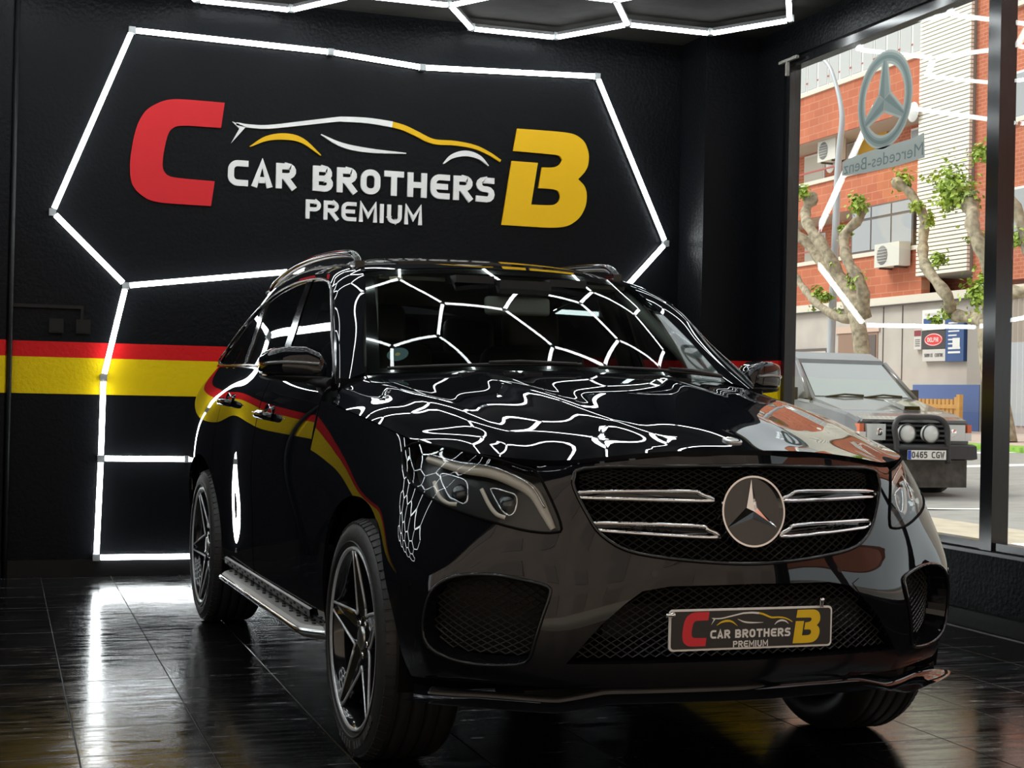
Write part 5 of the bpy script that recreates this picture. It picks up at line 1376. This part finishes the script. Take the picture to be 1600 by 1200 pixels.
def ring(y, w, z0, z1, r=.06, wt=None):
    wt = wt or w
    return [(-w, y, z0), (w, y, z0), (w, y, z1-r*2), (wt-.01, y, z1-r*.6), (wt-r, y, z1), (-wt+r, y, z1), (-wt+.01, y, z1-r*.6), (-w, y, z1-r*2)]
loft([ring(.06,.80,.52,.95,.05),ring(.3,.82,.40,1.03,.05),ring(1.15,.835,.40,1.17,.05),ring(1.5,.84,.35,1.20,.05),ring(4.2,.84,.35,1.20,.05),ring(4.45,.80,.45,1.15,.05)], 'body', GP, pj)
hd = loft([[(-.76,.02,.925),(.76,.02,.925),(.74,.02,.955),(-.74,.02,.955)],[(-.78,.5,.98),(.78,.5,.98),(.74,.5,1.065),(-.74,.5,1.065)],[(-.80,1.18,1.10),(.80,1.18,1.10),(.76,1.18,1.215),(-.76,1.18,1.215)]], 'hood', GP, pj)
MB().add([(.14,.50,1.068),(.40,.50,1.068),(.40,.95,1.20),(.14,.95,1.20),(.16,.50,1.125),(.38,.50,1.125),(.38,.95,1.215),(.16,.95,1.215)], [(0,1,5,4),(4,5,6,7),(1,2,6,5),(3,0,4,7)]).build('hood_scoop', GP, hd); MB().box(.165,.375,.492,.50,1.075,1.118).build('scoop_mouth', DARK, hd)
# cabin
loft([[(-.76,1.20,1.20),(.76,1.20,1.20),(.66,1.78,1.68),(-.66,1.78,1.68)],[(-.80,1.55,1.20),(.80,1.55,1.20),(.68,1.90,1.70),(-.68,1.90,1.70)],[(-.80,4.30,1.20),(.80,4.30,1.20),(.68,4.25,1.70),(-.68,4.25,1.70)]], 'cabin', GP, pj)
loft([[(-.66,1.76,1.67),(.66,1.76,1.67),(.64,1.80,1.73),(-.64,1.80,1.73)],[(-.70,2.0,1.69),(.70,2.0,1.69),(.62,2.05,1.83),(-.62,2.05,1.83)],[(-.70,4.2,1.69),(.70,4.2,1.69),(.62,4.15,1.86),(-.62,4.15,1.86)]], 'roof', GP, pj)
MB().add([(-.70,1.232,1.235),(.70,1.232,1.235),(.615,1.755,1.672),(-.615,1.755,1.672)], [(0,1,2,3)]).build('windscreen', CG, pj)
for s in (-1, 1):
    f = [(s*.803,1.62,1.22),(s*.803,2.45,1.22),(s*.690,2.45,1.66),(s*.690,1.93,1.66)]; g_ = [(s*.803,2.52,1.22),(s*.803,3.9,1.22),(s*.690,3.85,1.66),(s*.690,2.52,1.66)]
    sw_ = MB().add(f, [(0,1,2,3)] if s > 0 else [(3,2,1,0)]).build('side_window', CG, pj); MB().add(g_, [(0,1,2,3)] if s > 0 else [(3,2,1,0)]).build('side_window', CG, pj)
    MB().tube(f, .014, 6, closed=True).build('window_seal', CHK, sw_)
    MB().tube([(s*.80,1.20,1.20),(s*.665,1.765,1.69)], .03, 8).build('windscreen_pillar', GP, pj)
    # lamps
    h_l = MB().box(min(s*.44,s*.70), max(s*.44,s*.70), -.015, .05, .70, .90).build('headlamp', HLM, pj)
    MB().lathe([(-.02,.0),(-.012,.075),(.0,.085)], axis_o=(s*.53, 0, .80), axis='y', seg=20).build('reflector', CHROME, h_l)
    MB().box(min(s*.71,s*.80), max(s*.71,s*.80), -.005, .10, .70, .80).build('side_lamp', HLM, pj); MB().box(min(s*.74,s*.80), max(s*.74,s*.80), -.005, .10, .80, .90).build('indicator', mat('amber_lamp', (.60,.13,.05), rough=.2), pj)
    MB().lathe([(-.05,.0),(-.045,.07),(-.02,.11),(.04,.112),(.06,.06)], axis_o=(-.10+s*.165, -.20, .79), axis='y', seg=24).build('spot_lamp', HLM, pj); 
    MB().tube([(-.10+s*.165+.112*math.cos(2*math.pi*k/24), -.215, .79+.112*math.sin(2*math.pi*k/24)) for k in range(24)], .012, 6, closed=True).build('spot_rim', BP, pj)
    ms = MB().box(min(s*.83,s*1.0), max(s*.83,s*1.0), 1.45, 1.55, 1.18, 1.34).build('door_mirror', BP, pj)
    for y in (.75, 3.45):
        wv = MB().lathe([(-.12,.10),(-.12,.25),(-.10,.355),(.0,.372),(.10,.355),(.12,.25),(.12,.10)], axis_o=(s*.74, y, .36), seg=32).build('wheel', RUBBER, pj)
        MB().lathe([(s*.121,.0),(s*.121,.2),(s*.10,.24)], axis_o=(s*.74, y, .36), seg=20).build('wheel_disc', SATIN, wv)
        MB().tube([(s*.85, y+.47*math.cos(a), .38+.47*math.sin(a)) for a in np.linspace(0, math.pi, 13)], .04, 6).build('arch_flare', BP, pj)
gr_ = MB().box(-.44,.44,-.005,.05,.66,.92).build('grille', DARK, pj)
for k in range(4): MB().box(-.43,.43,-.02,0,.69+.06*k,.715+.06*k).build('grille_slat', BP, gr_)
bu = loft([[(-.80,-.02,.46),(.80,-.02,.46),(.80,-.02,.66),(-.80,-.02,.66)],[(-.78,-.16,.48),(.78,-.16,.48),(.78,-.14,.64),(-.78,-.14,.64)]], 'bumper', BP, pj)
MB().box(-.70,.70,-.06,.1,.12,.46).build('lower_apron', mat('road_dirt', (.09,.08,.07), rough=.95, noise=(8, .4)), pj)
bb = smooth_pts([(-.42,-.24,.45),(-.44,-.25,.70),(-.46,-.24,.90),(-.36,-.22,1.0),(-.1,-.21,1.01),(.16,-.22,1.0),(.27,-.24,.90),(.28,-.25,.70),(.30,-.24,.45)], 5)
bar = MB().tube([(x, y, z-.02) for x, y, z in bb], .035, 10).build('bull_bar', BP, pj); MB().tube([(-.44,-.25,.62),(.29,-.25,.62)], .035, 10).build('cross_bar', BP, bar)
for x in (-.44, .29): MB().box(x-.03, x+.03, -.25, 0, .50, .58).build('bar_mount', BP, bar)
# number plate of the off-roader
pp_ = MB().box(-.30,.24,-.285,-.275,.475,.59).build('number_plate', mat('plate_white_street', (.80,.79,.75), rough=.4), pj)
MB().box(-.30,-.255,-.288,-.284,.478,.587).build('plate_band', mat('eu_blue', (.02,.06,.40), rough=.4), pp_)
def ptxt(txt, x, wid):
    mb = MB(); n = len(txt); s_ = wid/(n*.95); 
    for c in txt:
        for L in glyph(c, .72, .17): stroke_solid(mb, [(x+a*s_, .495+b*.078) for a, b in L], .013, 0, .003, lambda a, b, h: (a, -.286-h, b))
        x += .95*s_
    o = mb.build('plate_lettering', BLKS, pp_, fix=True)
ptxt('0465', -.245, .23); ptxt('CGW', .035, .19)
for a, b in (((-.55,1.22,1.225),(.02,1.235,1.25)), ((.02,1.22,1.225),(.60,1.235,1.245))): MB().tube([a, ((a[0]+b[0])/2, 1.225, 1.262), b], .012, 6).build('wiper', BP, pj)

# ---------------------------------------------------------------- sticker on the shop window (faces the street, so it reads mirrored from inside)
STK = mat('sticker_grey_green', (.20,.25,.235), rough=.6); STL = mat('sticker_light_edge', (.34,.37,.345), rough=.6); STD = mat('sticker_dark_green', (.125,.175,.17), rough=.6)
dk = thing('star_sticker', 'grey green star emblem sticker with mirrored brand lettering on the shop window', 'sticker', (XG-.002, 2.921, 2.905))
def flat(mbn, poly, x, m, par=dk): return MB().add([(x, a, b) for a, b in poly], [tuple(range(len(poly)))]).build(mbn, m, par)
def annulus(name, r0, r1, x, m, n=56):
    V = []
    for k in range(n):
        a = 2*math.pi*k/n
        for r in (r0, r1): V.append((x, r*math.cos(a), r*math.sin(a)))
    return MB().add(V, [(2*k, 2*((k+1) % n), 2*((k+1) % n)+1, 2*k+1) for k in range(n)]).build(name, m, dk)
annulus('ring_edge', .205, .285, 0, STL); annulus('ring', .222, .272, -.0008, STK); annulus('ring_line', .236, .256, -.0016, STD)
for k in range(3):
    a = math.radians(90+120*k); c, s_ = math.cos(a), math.sin(a); R_ = lambda p: (p[0]*c-p[1]*s_, p[0]*s_+p[1]*c)
    flat('star_arm', [R_(p) for p in ((0,.0),(.04,-.066),(.235,-.03),(.235,.03),(.04,.066))][0:5], -.0004-.0001*k, STL)
    arm = [(0,0),(.034,-.052),(.235,-.016),(.235,.016),(.034,.052)]
    flat('star_arm', [R_(p) for p in arm], -.0012, STK); flat('arm_facet', [R_(p) for p in ((0,0),(.034,-.044),(.23,-.010),(.23,0))], -.002, STD)
def text_poly(txt):
    cu = bpy.data.curves.new('t', 'FONT'); cu.body = txt; cu.size = 1; cu.resolution_u = 3
    o = bpy.data.objects.new('t', cu); COL.objects.link(o); bpy.context.view_layer.update()
    me = bpy.data.meshes.new_from_object(o.evaluated_get(bpy.context.evaluated_depsgraph_get())); bpy.data.objects.remove(o); return me
bk_ = [(.45,-.385),(.45,-.30),(.40,-.290),(.1,-.275),(-.30,-.270),(-.405,-.255),(-.415,-.395),(-.1,-.405),(.2,-.40)]
flat('lettering_backing', bk_, 0, STL)
me = text_poly('Mercedes-Benz'); xs_ = [v.co.x for v in me.vertices]; w0, w1 = min(xs_), max(xs_)
for v in me.vertices:
    a = (v.co.x-w0)/(w1-w0); v.co = (-.0010, -.40+.83*a, -.378+.105*v.co.y)
me.flip_normals(); lo = obj('lettering', me, STD, dk); lo['label'] = 'serif style brand lettering, mirrored'

# ---------------------------------------------------------------- building across the side street, behind the camera (seen only in reflections)
sb_ = thing('corner_building', 'brown rendered building with rows of windows across the side street', 'building', (0, -17, 0))
MB().box(-36, 15, -6, 0, -.2, 17).build('wall', mat('brown_render', (.44,.36,.295), rough=.9, noise=(.5, .12)), sb_)
for k in range(11):
    for z in (.3, 4.4, 8.0, 11.6):
        w_ = MB().box(-33+4.4*k, -31.2+4.4*k, 0, .06, z, z+(2.6 if z < 1 else 1.8)).build('window', mat('taupe_frames', (.40,.33,.27), rough=.6), sb_); MB().box(-32.9+4.4*k, -31.3+4.4*k, .06, .07, z+.12, z+(2.48 if z < 1 else 1.68)).build('pane', mat('dim_glass', (.34,.28,.23), rough=.3), w_)
S(MB().box(-40, XW+.3, -17, YF-.25, -.35, -.02).build('side_street', PAVE))

# ---------------------------------------------------------------- never more than thing > part > sub-part
def depth_of(o):
    n = 1
    while o.parent: o = o.parent; n += 1
    return n
for o in list(SC.objects):
    while depth_of(o) > 3 and o.parent: o.parent = o.parent.parent
